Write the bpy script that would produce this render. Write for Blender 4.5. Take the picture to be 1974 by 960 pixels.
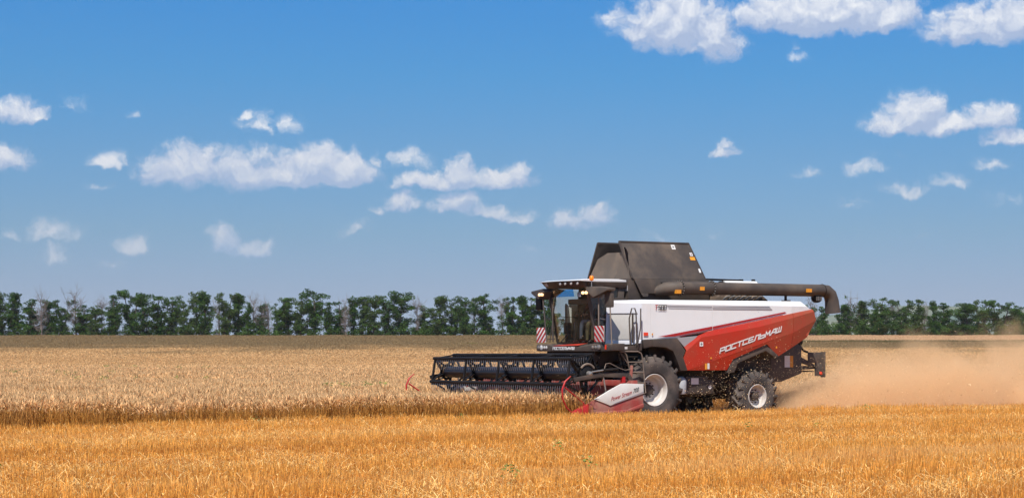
import bpy, bmesh, math, random
import numpy as np
from mathutils import Vector, Matrix
R = math.radians
random.seed(7)
for o in list(bpy.data.objects):
    bpy.data.objects.remove(o)
C = bpy.context.scene.collection
sc = bpy.context.scene

# ------------------------------------------------------------------ camera, world, sun, exposure
CAM_H = 1.87
cam_d = bpy.data.cameras.new('camera')
cam = bpy.data.objects.new('camera', cam_d)
C.objects.link(cam)
cam.location = (0, 0, CAM_H)
cam.rotation_euler = (R(90), 0, 0)
cam_d.sensor_width = 36
cam_d.lens = 68.94
cam_d.shift_y = 0.1039
cam_d.clip_end = 30000
cam_d.clip_start = 0.1
sc.camera = cam

SUN_EL, SUN_AZ = R(55), R(-12)            # the sun stands high behind the camera
sdir = Vector((math.sin(SUN_AZ) * math.cos(SUN_EL), -math.cos(SUN_AZ) * math.cos(SUN_EL), math.sin(SUN_EL)))
sun_d = bpy.data.lights.new('sun', 'SUN')
sun_d.energy = 4.9
sun_d.angle = R(0.53)
sun_d.color = (1.0, 0.95, 0.87)
sun = bpy.data.objects.new('sun', sun_d)
C.objects.link(sun)
sun.rotation_euler = sdir.to_track_quat('Z', 'Y').to_euler()

sc.view_settings.view_transform = 'Standard'
sc.view_settings.look = 'None'
sc.view_settings.gamma = 1
sc.view_settings.exposure = 0.14
sc.view_settings.use_curve_mapping = False
sc.cycles.use_denoising = True
sc.cycles.use_adaptive_sampling = True
sc.cycles.adaptive_threshold = 0.01
sc.cycles.denoising_prefilter = 'ACCURATE'
sc.cycles.max_bounces = 8
sc.cycles.diffuse_bounces = 3
sc.cycles.glossy_bounces = 3
sc.cycles.transmission_bounces = 4
sc.cycles.transparent_max_bounces = 24
sc.cycles.volume_bounces = 4
sc.cycles.volume_step_rate = 0.6
sc.cycles.volume_max_steps = 160
sc.cycles.sample_clamp_indirect = 6

SKY_STR = 0.081
world = bpy.data.worlds.new('World')
sc.world = world
world.use_nodes = True
wt = world.node_tree
wt.nodes.clear()


class NG:
    """tiny helper for wiring shader nodes"""
    def __init__(self, tree): self.t = tree
    def n(self, typ, **kw):
        nd = self.t.nodes.new(typ)
        for k, v in kw.items(): setattr(nd, k, v)
        return nd
    def put(self, sock, v):
        if isinstance(v, bpy.types.NodeSocket): self.t.links.new(v, sock)
        elif v is not None: sock.default_value = v
    def m(self, op, a, b=None, c=None, clamp=False):
        nd = self.n('ShaderNodeMath', operation=op); nd.use_clamp = clamp
        self.put(nd.inputs[0], a)
        if b is not None: self.put(nd.inputs[1], b)
        if c is not None: self.put(nd.inputs[2], c)
        return nd.outputs[0]
    def v(self, op, a, b=None):
        nd = self.n('ShaderNodeVectorMath', operation=op)
        self.put(nd.inputs[0], a)
        if b is not None: self.put(nd.inputs[1], b)
        return nd.outputs['Value'] if op in ('LENGTH', 'DOT_PRODUCT', 'DISTANCE') else nd.outputs[0]
    def mix(self, f, a, b):
        nd = self.n('ShaderNodeMix', data_type='RGBA')
        self.put(nd.inputs[0], f); self.put(nd.inputs[6], a); self.put(nd.inputs[7], b)
        return nd.outputs[2]
    def noise(self, vec, scale, detail=4, rough=0.55, dims='3D', dist=0.0):
        nd = self.n('ShaderNodeTexNoise', noise_dimensions=dims)
        self.put(nd.inputs['Vector'], vec)
        nd.inputs['Scale'].default_value = scale; nd.inputs['Detail'].default_value = detail
        nd.inputs['Roughness'].default_value = rough; nd.inputs['Distortion'].default_value = dist
        return nd.outputs[0]
    def ss(self, x, a, b, lo=0.0, hi=1.0):
        nd = self.n('ShaderNodeMapRange', interpolation_type='SMOOTHSTEP')
        self.put(nd.inputs[0], x)
        for i, q in enumerate((a, b, lo, hi)): self.put(nd.inputs[i + 1], q)
        return nd.outputs[0]


g = NG(wt)
sky = g.n('ShaderNodeTexSky', sky_type='NISHITA')
sky.sun_disc = False
sky.sun_elevation = SUN_EL
sky.sun_rotation = math.pi - SUN_AZ
sky.altitude = 100
sky.air_density = 1.0
sky.dust_density = 0.6
sky.ozone_density = 1.2
hs = g.n('ShaderNodeHueSaturation')
hs.inputs['Saturation'].default_value = 1.0
g.put(hs.inputs['Color'], sky.outputs[0])
# cumulus clouds: bearing and height of each puff seen from the field, in sky angles
PUFFS = [
    # bearing, height, half width, half height, weight (all in 1/3780 rad)
    (1305, 30, 95, 62, 1.0), (1385, 55, 45, 50, 1.0), (1240, 55, 55, 25, .8), (1190, 32, 30, 28, .45),
    (1345, 90, 45, 22, .45),
    (1600, 12, 165, 45, 1.1), (1480, 15, 55, 38, .9), (1720, 18, 60, 36, .9), (1640, 45, 60, 20, .6),
    (1885, 40, 95, 42, .95), (1955, 20, 70, 42, .9), (1810, 30, 30, 30, .5),
    (1765, 212, 52, 40, 1.1), (1718, 232, 48, 24, .85), (1905, 222, 48, 28, .9), (1835, 238, 80, 18, .8), (1950, 262, 50, 16, .7),
    (1392, 288, 34, 15, .65), (1402, 276, 16, 14, .6), (1548, 108, 20, 16, .35), (1545, 85, 14, 16, .25),
    (360, 312, 80, 42, .95), (470, 318, 90, 40, .85), (615, 312, 62, 42, 1.15), (670, 320, 55, 36, 1.05), (545, 322, 80, 34, .9), (320, 335, 50, 20, .5),
    (880, 325, 34, 34, 1.1), (850, 343, 95, 20, .85), (960, 338, 66, 22, .95), (1000, 335, 26, 22, .85), (785, 303, 45, 20, .45), (728, 300, 18, 12, .35),
    (775, 385, 38, 22, .85), (728, 402, 22, 14, .4), (885, 386, 50, 26, .85), (845, 400, 26, 16, .6), (945, 408, 45, 14, .7), (1000, 412, 36, 14, .55),
    (1150, 410, 44, 24, .85), (1092, 418, 46, 22, .6), (1120, 430, 80, 14, .35),
    (20, 205, 60, 26, .8), (75, 213, 40, 11, .65), (10, 300, 50, 26, .6), (145, 200, 22, 16, .25), (245, 216, 18, 10, .25),
    (218, 303, 48, 17, .5), (192, 355, 28, 10, .3), (510, 232, 44, 26, .4), (485, 218, 14, 12, .5), (560, 236, 30, 22, .35),
    (428, 452, 34, 26, .75), (488, 474, 48, 18, .6), (255, 470, 38, 22, .5), (95, 442, 60, 20, .5), (110, 484, 38, 18, .4), (10, 448, 20, 12, .3), (212, 508, 24, 12, .25),
    (686, 437, 36, 16, .3), (1378, 446, 38, 14, .25), (1260, 455, 40, 14, .22), (1015, 480, 26, 12, .2), (1700, 300, 60, 10, .1),
    (1555, 330, 30, 12, .35), (1668, 322, 32, 15, .4), (1740, 360, 52, 15, .4), (1835, 350, 42, 14, .35), (1648, 385, 34, 15, .3), (1910, 312, 34, 14, .4), (1940, 380, 50, 20, .22), (1780, 440, 60, 24, .12),
]
tc = g.n('ShaderNodeTexCoord')
dirv = tc.outputs['Generated']
sep = g.n('ShaderNodeSeparateXYZ'); g.put(sep.inputs[0], dirv)
az = g.m('ARCTAN2', sep.outputs[0], sep.outputs[1])
el = g.m('ARCSINE', sep.outputs[2])
cmb = g.n('ShaderNodeCombineXYZ'); g.put(cmb.inputs[0], az); g.put(cmb.inputs[1], el)
base_p = cmb.outputs[0]
# gentle domain warp so that no puff keeps a clean outline
wn = g.n('ShaderNodeTexNoise', noise_dimensions='2D'); g.put(wn.inputs['Vector'], base_p)
wn.inputs['Scale'].default_value = 45; wn.inputs['Detail'].default_value = 5; wn.inputs['Roughness'].default_value = .6
warp = g.v('MULTIPLY', g.v('SUBTRACT', wn.outputs['Color'], (.5, .5, .5)), (.020, .013, 0))


def field(p, puffs):
    acc = None
    for (bx, by, hw, hh, w) in puffs:
        a = math.atan((bx - 987) / 3780); e = math.atan((685 - by) / 3780) * math.cos(a)
        rx, ry = hw * 1.42 / 3780, hh * 1.40 / 3780
        sb = g.v('SUBTRACT', p, (a, e - ry * .35, 0))
        q = g.v('MAXIMUM', g.v('MULTIPLY', sb, (1 / rx, 1 / (ry * 1.25), 0)), g.v('MULTIPLY', sb, (-1 / rx, -1 / (ry * .62), 0)))
        f = g.m('MULTIPLY_ADD', g.v('LENGTH', q), -w, w)
        acc = f if acc is None else g.m('MAXIMUM', acc, f)
    return acc


p1 = g.v('ADD', base_p, warp)
p2 = g.v('ADD', p1, (-0.0010, 0.0052, 0))
n1 = g.noise(p1, 120, 7, .6, '2D')
n2 = g.noise(p2, 120, 7, .6, '2D')
F1 = field(p1, PUFFS)
F2 = field(p2, [q for q in PUFFS if q[4] >= .6])
d1 = g.m('ADD', F1, g.m('MULTIPLY_ADD', n1, .85, -.43))
d2 = g.m('ADD', F2, g.m('MULTIPLY_ADD', n2, .85, -.43))
alpha = g.ss(d1, .0, .54)
alpha = g.m('MULTIPLY', alpha, g.ss(F1, -.02, .30))
lit = g.m('MULTIPLY_ADD', g.m('SUBTRACT', d1, d2), 1.6, .16, clamp=True)
far_fade = g.ss(el, .04, .16)
cl_hi = g.mix(far_fade, (.62, .63, .70, 1), (.90, .90, .91, 1))
cl_lo = g.mix(far_fade, (.36, .45, .64, 1), (.40, .48, .66, 1))
ccol = g.mix(lit, cl_lo, cl_hi)
gain = g.n('ShaderNodeVectorMath', operation='SCALE'); g.put(gain.inputs[0], hs.outputs[0]); gain.inputs[3].default_value = SKY_STR
rampn = g.n('ShaderNodeValToRGB')
TINT = [(0.0, (.55, .68, 1.30)), (.03, (.488, .60, 1.06)), (.062, (.415, .615, .954)), (.102, (.344, .65, 1.015)), (.1415, (.243, .69, 1.117)), (.19, (.18, .708, 1.245)), (.7, (.62, .90, 1.10))]
while len(rampn.color_ramp.elements) < len(TINT): rampn.color_ramp.elements.new(.5)
for e_, (p_, c_) in zip(rampn.color_ramp.elements, TINT):
    e_.position = p_; e_.color = tuple(q / 1.6 for q in c_) + (1,)
g.put(rampn.inputs[0], el)
tint = g.v('MULTIPLY', gain.outputs[0], rampn.outputs[0])
sc2 = g.n('ShaderNodeVectorMath', operation='SCALE'); g.put(sc2.inputs[0], tint); sc2.inputs[3].default_value = 1.6
skyc = sc2.outputs[0]
out_c = g.mix(g.m('MULTIPLY', alpha, g.ss(el, .02, .11, .50, .90)), skyc, ccol)
bg = g.n('ShaderNodeBackground'); bg.inputs['Strength'].default_value = 1.0
g.put(bg.inputs['Color'], out_c)
wo = g.n('ShaderNodeOutputWorld'); g.put(wo.inputs[0], bg.outputs[0])
world.cycles.sampling_method = 'MANUAL'
world.cycles.sample_map_resolution = 256

# ------------------------------------------------------------------ helpers
FW = Vector((-0.82904, -0.55919, 0)); LF = Vector((0.55919, -0.82904, 0)); ORG = Vector((2.827, 53.951, 0))
HEAD = math.atan2(FW.y, FW.x)


def tag(o, label=None, cat=None, group=None, kind=None):
    for k, v in (('label', label), ('category', cat), ('group', group), ('kind', kind)):
        if v: o[k] = v
    return o


def empty(name, loc=(0, 0, 0), rz=0, parent=None):
    o = bpy.data.objects.new(name, None); C.objects.link(o)
    o.location = loc; o.rotation_euler = (0, 0, rz); o.parent = parent
    o.empty_display_size = .2
    return o


def link_mesh(name, me, parent=None, mats=()):
    for m_ in mats: me.materials.append(m_)
    o = bpy.data.objects.new(name, me); C.objects.link(o); o.parent = parent
    return o


class MB:
    def __init__(self): self.v = []; self.f = []; self.mi = []
    def add(self, vs, fs, mi=0):
        b = len(self.v); self.v += [tuple(q) for q in vs]
        self.f += [tuple(b + i for i in f) for f in fs]; self.mi += [mi] * len(fs)
        return self
    def hexa(self, p, mi=0):
        return self.add(p, [(0, 3, 2, 1), (4, 5, 6, 7), (0, 1, 5, 4), (1, 2, 6, 5), (2, 3, 7, 6), (3, 0, 4, 7)], mi)
    def box(self, c, s, rot=None, mi=0):
        x, y, z = s[0] / 2, s[1] / 2, s[2] / 2
        p = [Vector(q) for q in ((-x, -y, -z), (x, -y, -z), (x, y, -z), (-x, y, -z), (-x, -y, z), (x, -y, z), (x, y, z), (-x, y, z))]
        if rot is not None:
            m_ = rot if isinstance(rot, Matrix) else Matrix.Rotation(rot[1], 3, rot[0])
            p = [m_ @ q for q in p]
        return self.hexa([q + Vector(c) for q in p], mi)
    def span(self, x0, x1, y0, y1, z0, z1, mi=0):
        return self.box(((x0 + x1) / 2, (y0 + y1) / 2, (z0 + z1) / 2), (abs(x1 - x0), abs(y1 - y0), abs(z1 - z0)), None, mi)
    def prism(self, poly, y0, y1, mi=0, axis='y'):
        n = len(poly)
        if axis == 'y': A = [(x, y0, z) for x, z in poly]; B = [(x, y1, z) for x, z in poly]
        elif axis == 'x': A = [(y0, a, z) for a, z in poly]; B = [(y1, a, z) for a, z in poly]
        else: A = [(a, b, y0) for a, b in poly]; B = [(a, b, y1) for a, b in poly]
        fs = [tuple(range(n)), tuple(range(2 * n - 1, n - 1, -1))] + [(i, (i + 1) % n, n + (i + 1) % n, n + i) for i in range(n)]
        return self.add(A + B, fs, mi)
    def plate(self, pts, th, mi=0):
        P = [Vector(q) for q in pts]; n = len(P)
        nr = Vector((0, 0, 0))
        for i in range(n): nr += P[i].cross(P[(i + 1) % n])
        nr = nr.normalized() * th
        fs = [tuple(range(n)), tuple(range(2 * n - 1, n - 1, -1))] + [(i, (i + 1) % n, n + (i + 1) % n, n + i) for i in range(n)]
        return self.add(P + [q - nr for q in P], fs, mi)
    def bar(self, a, b, w, h, up=(0, 0, 1), mi=0):
        a, b, up = Vector(a), Vector(b), Vector(up)
        d = (b - a).normalized(); s = d.cross(up)
        if s.length < 1e-4: s = d.cross(Vector((1, 0, 0)))
        s = s.normalized() * w / 2; u = s.cross(d).normalized() * h / 2
        return self.hexa([a - s - u, a + s - u, a + s + u, a - s + u, b - s - u, b + s - u, b + s + u, b - s + u], mi)
    def tube(self, pts, r, n=8, mi=0, caps=True):
        P = [Vector(q) for q in pts]; rr = r if isinstance(r, (list, tuple)) else [r] * len(P)
        vs = []; prev = None
        for i, q in enumerate(P):
            d = (P[min(i + 1, len(P) - 1)] - P[max(i - 1, 0)]).normalized()
            if prev is None:
                s = d.cross(Vector((0, 0, 1)))
                if s.length < 1e-3: s = d.cross(Vector((1, 0, 0)))
            else: s = prev - d * prev.dot(d)
            s.normalize(); prev = s; u = d.cross(s)
            vs += [q + (s * math.cos(k * 2 * math.pi / n) + u * math.sin(k * 2 * math.pi / n)) * rr[i] for k in range(n)]
        fs = []
        for i in range(len(P) - 1):
            for k in range(n):
                a = i * n + k; b = i * n + (k + 1) % n
                fs.append((a, b, b + n, a + n))
        if caps: fs += [tuple(range(n - 1, -1, -1)), tuple(range((len(P) - 1) * n, len(P) * n))]
        return self.add(vs, fs, mi)
    def lathe(self, prof, c, n=32, axis='y', mi=0, closed=False):
        c = Vector(c); vs = []; m_ = len(prof)
        for (a, r) in prof:
            for k in range(n):
                t = 2 * math.pi * k / n; p, q = math.cos(t) * r, math.sin(t) * r
                vs.append(c + (Vector((p, a, q)) if axis == 'y' else Vector((a, p, q)) if axis == 'x' else Vector((p, q, a))))
        fs = []
        for i in range(m_ if closed else m_ - 1):
            j = (i + 1) % m_
            for k in range(n):
                fs.append((i * n + k, i * n + (k + 1) % n, j * n + (k + 1) % n, j * n + k))
        return self.add(vs, fs, mi)
    def mesh(self, name, bevel=0, ang=30):
        me = bpy.data.meshes.new(name); me.from_pydata(self.v, [], self.f); me.update()
        for p, m_ in zip(me.polygons, self.mi): p.material_index = m_
        bm = bmesh.new(); bm.from_mesh(me)
        bmesh.ops.recalc_face_normals(bm, faces=bm.faces)
        if bevel > 0:
            es = [e for e in bm.edges if len(e.link_faces) == 2 and e.calc_face_angle(0) > R(35)]
            bmesh.ops.bevel(bm, geom=es, offset=bevel, segments=2, profile=.6, affect='EDGES', clamp_overlap=True)
        bm.to_mesh(me); bm.free()
        for p in me.polygons: p.use_smooth = True
        me.set_sharp_from_angle(angle=R(ang))
        return me
    def build(self, name, mats, parent=None, bevel=0, ang=30, label=None):
        if not isinstance(mats, (list, tuple)): mats = [mats]
        o = link_mesh(name, self.mesh(name, bevel, ang), parent, mats)
        if label: o['label'] = label
        return o


# ------------------------------------------------------------------ materials
MATS = {}


def new_mat(name):
    m_ = bpy.data.materials.new(name); m_.use_nodes = True
    t = m_.node_tree; t.nodes.clear()
    k = NG(t); out = k.n('ShaderNodeOutputMaterial')
    MATS[name] = m_
    return m_, k, out


def paint(name, col, rough=.4, dust=.25, rear=0.0, metal=0.0, coat=0.0, dustcol=(.30, .205, .13, 1), spec=.5, bump=.0):
    m_, k, out = new_mat(name)
    b = k.n('ShaderNodeBsdfPrincipled')
    tcn = k.n('ShaderNodeTexCoord'); P = tcn.outputs['Object']
    n_ = k.noise(P, 1.7, 6, .65); n2_ = k.noise(P, 23, 5, .7)
    geo = k.n('ShaderNodeNewGeometry'); sp = k.n('ShaderNodeSeparateXYZ'); k.put(sp.inputs[0], geo.outputs['Normal'])
    upf = k.m('MULTIPLY_ADD', sp.outputs[2], .25, 1.0)      # dust settles more on faces that look up
    amt = k.m('MULTIPLY', k.m('MULTIPLY', k.m('ADD', k.ss(n_, .35, .75), k.m('MULTIPLY', n2_, .5)), dust), upf, clamp=True)
    if rear:      # straw dust sticks to the panels behind the engine, nearest the chopper
        sx = k.n('ShaderNodeSeparateXYZ'); k.put(sx.inputs[0], P)
        amt = k.m('ADD', amt, k.m('MULTIPLY', k.ss(sx.outputs[0], -2.6, -5.9, 0, rear), k.ss(n2_, .25, .8, .5, 1.2)), clamp=True)
    k.put(b.inputs['Base Color'], k.mix(amt, (*col, 1), dustcol))
    k.put(b.inputs['Roughness'], k.m('MULTIPLY_ADD', amt, .45, rough, clamp=True))
    b.inputs['Metallic'].default_value = metal
    b.inputs['Coat Weight'].default_value = coat
    b.inputs['Specular IOR Level'].default_value = spec
    if bump:
        bp = k.n('ShaderNodeBump'); bp.inputs['Strength'].default_value = bump; bp.inputs['Distance'].default_value = .01
        k.put(bp.inputs['Height'], n2_); k.put(b.inputs['Normal'], bp.outputs[0])
    k.put(out.inputs[0], b.outputs[0])
    return m_


WHITE = paint('white_paint', (.84, .84, .84), .34, .13, rear=.12, coat=.15, dustcol=(.55, .47, .38, 1))
CORNERW = paint('corner_panel_paint', (.62, .62, .66), .35, .12, coat=.2)
WHITE2 = paint('white_header_paint', (.80, .78, .73), .35, .16, coat=.2)
RED = paint('red_paint', (.54, .020, .006), .38, .30, rear=.50, coat=.12, dustcol=(.27, .105, .050, 1))
REDH = paint('header_red_paint', (.36, .026, .022), .42, .75, coat=.1, dustcol=(.36, .19, .14, 1))
REDB = paint('bright_red_paint', (.50, .008, .012), .4, .12)
DARK = paint('dark_plastic', (.040, .033, .030), .5, .42, dustcol=(.17, .115, .08, 1))
BROWN = paint('dusty_dark_sheet', (.050, .042, .038), .5, .55, dustcol=(.165, .118, .085, 1))
BLACK = paint('black_steel', (.005, .005, .006), .55, .04, spec=.3)
BLUEBLK = paint('black_tube_steel', (.009, .011, .019), .35, .04, coat=.2)
CHASSIS = paint('chassis_steel', (.018, .015, .013), .6, .5, dustcol=(.09, .06, .04, 1))
RUBBER = paint('tyre_rubber', (.030, .030, .032), .75, .75, dustcol=(.17, .135, .115, 1), spec=.2, bump=.3)
RIMW = paint('rim_white', (.66, .63, .60), .45, .38)
STEEL = paint('bare_steel', (.45, .43, .40), .35, .3, metal=.7)
TINE = paint('tine_wire', (.30, .30, .33), .4, .2, metal=.5)
TUBEBRN = paint('dusty_rail', (.16, .12, .095), .5, .6, dustcol=(.26, .19, .14, 1))
GREYD = paint('grey_decal', (.36, .35, .37), .5, .15)
REDD = paint('red_decal', (.42, .010, .012), .4, .08)
WHITED = paint('white_decal', (.80, .78, .76), .4, .12)
ORANGED = paint('orange_sticker', (.85, .33, .02), .5, .12)
GREYPANEL = paint('grey_panel', (.50, .49, .47), .5, .25)
BLUEGREY = paint('reservoir_plastic', (.42, .45, .50), .5, .35)
BLACKD = paint('black_decal', (.03, .03, .03), .5, .1)
INTERIOR = paint('cab_interior', (.055, .046, .038), .7, .2, dustcol=(.12, .10, .07, 1))
FABRIC = paint('seat_fabric', (.08, .07, .06), .9, .1)


def emis(name, col, s, base=None):
    m_, k, out = new_mat(name); b = k.n('ShaderNodeBsdfPrincipled')
    b.inputs['Base Color'].default_value = (*(base or col), 1); b.inputs['Emission Color'].default_value = (*col, 1)
    b.inputs['Emission Strength'].default_value = s; b.inputs['Roughness'].default_value = .2
    k.put(out.inputs[0], b.outputs[0]); return m_


LAMP_ON = emis('lit_lamp', (1.0, .60, .30), 1.6)
LENS = paint('lamp_lens', (.62, .60, .58), .12, .15, coat=.6)
LENSD = paint('lamp_lens_dim', (.20, .18, .17), .12, .3, coat=.6)
BEACON = emis('beacon_orange', (1.0, .22, .01), .25, (.9, .22, .01))
REDLENS = emis('red_lens', (.9, .06, .02), .15, (.7, .05, .02))


def glass(name, tint, refl=.5, fac=.92):
    m_, k, out = new_mat(name)
    tr = k.n('ShaderNodeBsdfTransparent'); tr.inputs[0].default_value = (*tint, 1)
    gl = k.n('ShaderNodeBsdfGlossy'); gl.inputs['Roughness'].default_value = .03; gl.inputs[0].default_value = (.9, .9, .9, 1)
    df = k.n('ShaderNodeBsdfDiffuse'); df.inputs[0].default_value = (.30, .24, .16, 1)
    fr = k.n('ShaderNodeFresnel'); fr.inputs[0].default_value = 1.45
    tcn = k.n('ShaderNodeTexCoord'); n_ = k.noise(tcn.outputs['Object'], 2.0, 5, .6)
    s0 = k.n('ShaderNodeMixShader'); k.put(s0.inputs[0], k.ss(n_, .3, .8, .02, .10)); k.put(s0.inputs[1], tr.outputs[0]); k.put(s0.inputs[2], df.outputs[0])
    s1 = k.n('ShaderNodeMixShader'); k.put(s1.inputs[0], k.m('MULTIPLY', fr.outputs[0], refl)); k.put(s1.inputs[1], s0.outputs[0]); k.put(s1.inputs[2], gl.outputs[0])
    k.put(out.inputs[0], s1.outputs[0]); return m_


GLASS = glass('cab_glass', (.93, .95, .90), .8)
SIDEGLASS = glass('tinted_side_glass', (.93, .95, .94), .8)
BLUESTRIP = glass('blue_sun_strip', (.10, .50, 1.0), .6)
# ------------------------------------------------------------------ terrain


def sstep(x, a, b):
    t = np.clip((x - a) / (b - a), 0, 1); return t * t * (3 - 2 * t)


def ground_z(X, Y):
    X = np.asarray(X, float); Y = np.asarray(Y, float)
    s = (X - ORG.x) * LF.x + (Y - ORG.y) * LF.y
    near = .24 * sstep(s, 3.4, 4.6)
    far = -.28 * sstep(Y, 196, 210) + np.where(Y > 212, 1, 0) * 0.0255 * np.clip(Y - 214, 0, 241) * sstep(Y, 205, 260)
    beyond = -sstep(Y, 462, 900) * 12
    und = .05 * np.sin(X * .21 + Y * .05) * np.sin(Y * .13 + 1.3) * sstep(np.abs(Y - 50), 12, 30)
    return near + far + beyond + und


def straw_ground_material():
    m_, k, out = new_mat('straw_soil')
    b = k.n('ShaderNodeBsdfPrincipled'); b.inputs['Roughness'].default_value = .95; b.inputs['Specular IOR Level'].default_value = .1
    geo = k.n('ShaderNodeNewGeometry'); P = geo.outputs['Position']
    sp = k.n('ShaderNodeSeparateXYZ'); k.put(sp.inputs[0], P)
    n_ = k.noise(P, 9, 8, .7); nb = k.noise(P, .35, 4, .6)
    st = k.mix(k.ss(n_, .3, .7), (.16, .062, .012, 1), (.60, .29, .07, 1))
    st = k.mix(k.m('MULTIPLY', k.ss(nb, .4, .7), .4), st, (.36, .20, .08, 1))
    far = k.mix(k.ss(k.noise(P, .08, 6, .6), .3, .7), (.40, .26, .13, 1), (.34, .20, .10, 1))
    c_ = k.mix(k.ss(sp.outputs[1], 100, 140), st, far)
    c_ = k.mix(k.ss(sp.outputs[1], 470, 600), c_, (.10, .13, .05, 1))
    k.put(b.inputs['Base Color'], c_)
    bp = k.n('ShaderNodeBump'); bp.inputs['Strength'].default_value = .6; bp.inputs['Distance'].default_value = .05
    k.put(bp.inputs['Height'], n_); k.put(b.inputs['Normal'], bp.outputs[0])
    k.put(out.inputs[0], b.outputs[0]); return m_


ys = np.concatenate([np.arange(-60, 18, 6), np.arange(18, 70, .8), np.arange(70, 190, 5), np.arange(190, 270, 2), np.arange(270, 520, 10), np.geomspace(530, 12000, 24)])
xs = np.concatenate([-np.geomspace(12000, 60, 20), np.arange(-50, -20, 5), np.arange(-20, 30, .8), np.arange(30, 56, 5), np.geomspace(60, 12000, 20)])
GX, GY = np.meshgrid(xs, ys)
GZ = ground_z(GX, GY)
nx, ny = len(xs), len(ys)
me = bpy.data.meshes.new('field_ground')
idx = np.arange(nx * ny).reshape(ny, nx)
fs = np.stack([idx[:-1, :-1], idx[:-1, 1:], idx[1:, 1:], idx[1:, :-1]], -1).reshape(-1, 4)
me.from_pydata(np.stack([GX, GY, GZ], -1).reshape(-1, 3).tolist(), [], fs.tolist())
for p in me.polygons: p.use_smooth = True
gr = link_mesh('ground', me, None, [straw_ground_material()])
tag(gr, 'straw coloured field ground under the stubble and the wheat', 'field', kind='structure')

#@@HILLS
m_, k, out = new_mat('far_woodland')
b = k.n('ShaderNodeBsdfPrincipled'); b.inputs['Roughness'].default_value = 1
geo = k.n('ShaderNodeNewGeometry')
k.put(b.inputs['Base Color'], k.mix(k.ss(k.noise(geo.outputs['Position'], .004, 6, .6), .4, .6), (.05, .09, .045, 1), (.16, .16, .07, 1)))
k.put(out.inputs[0], b.outputs[0])
hx = np.linspace(-2600, 3400, 140); hy = np.linspace(4800, 6800, 24)
HX, HY = np.meshgrid(hx, hy)
prof = np.interp(hx, [-2600, -1700, -900, -300, 300, 900, 1300, 1900, 2600, 3400], [30, 34, 52, 64, 72, 138, 172, 160, 135, 90])
prof = prof + 5 * np.sin(hx * .011) + 3 * np.sin(hx * .031 + 1)
HZ = prof[None, :] * np.sin(np.clip((HY - 4800) / 1500, 0, 1) * math.pi / 2) - 14
me = bpy.data.meshes.new('hills'); idx = np.arange(HX.size).reshape(HX.shape)
fs = np.stack([idx[:-1, :-1], idx[:-1, 1:], idx[1:, 1:], idx[1:, :-1]], -1).reshape(-1, 4)
me.from_pydata(np.stack([HX, HY, HZ], -1).reshape(-1, 3).tolist(), [], fs.tolist())
for p in me.polygons: p.use_smooth = True
tag(link_mesh('hills', me, None, [MATS['far_woodland']]), 'low wooded hills far beyond the tree row', 'hills', kind='structure')
# ------------------------------------------------------------------ combine harvester (local axes: x forward, y to its left, z up)
HV = empty('combine_harvester', (ORG.x, ORG.y, 0), HEAD)
tag(HV, 'red and white combine harvester with raised dark grain tank flaps cutting wheat', 'combine harvester')


def part(name, mb, mats, parent=None, bevel=0, ang=30, label=None):
    return mb.build(name, mats, parent or HV, bevel, ang, label)


def shell(polys, y_of, sgn, th=.03, mi=None):
    """facetted side panel: polygons of (x, z) with a sideways offset for every corner"""
    mb = MB()
    for j, poly in enumerate(polys):
        P = [(x, sgn * y_of(x, z), z) for x, z in poly]
        n = len(P)
        Q = [(x, y - sgn * th, z) for x, y, z in P]
        mb.add(P + Q, [tuple(range(n)), tuple(range(2 * n - 1, n - 1, -1))] + [(i, (i + 1) % n, n + (i + 1) % n, n + i) for i in range(n)], (mi or [0] * 99)[j])
    return mb


def tri_y(table):
    d = {(round(x, 3), round(z, 3)): y for x, z, y in table}
    return lambda x, z: d[(round(x, 3), round(z, 3))]


def interp_line(pts, x):
    pts = sorted(pts)
    return float(np.interp(x, [p[0] for p in pts], [p[1] for p in pts]))


TOPL = [(.365, 3.36), (-5.434, 3.405)]
REDTOP = [(.33, 2.295), (-.815, 2.351), (-3.685, 2.835), (-4.975, 3.058), (-5.804, 3.184)]
CR1 = [(-1.106, 1.991), (-1.62, 2.36), (-3.685, 2.664), (-5.035, 2.95), (-5.83, 3.12)]
CR2 = [(-1.139, 1.468), (-3.647, 2.159), (-5.035, 2.529), (-5.93, 2.875)]


def body_y(x, z):
    t = interp_line(REDTOP, x)
    base = 1.70
    if z > 3.26: base = 1.70 - (z - 3.26) * .75
    elif z > t: base = 1.70 + .02 * (3.26 - z)
    taper = max(0, -x - 4.9) * .10
    return base - taper


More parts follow.
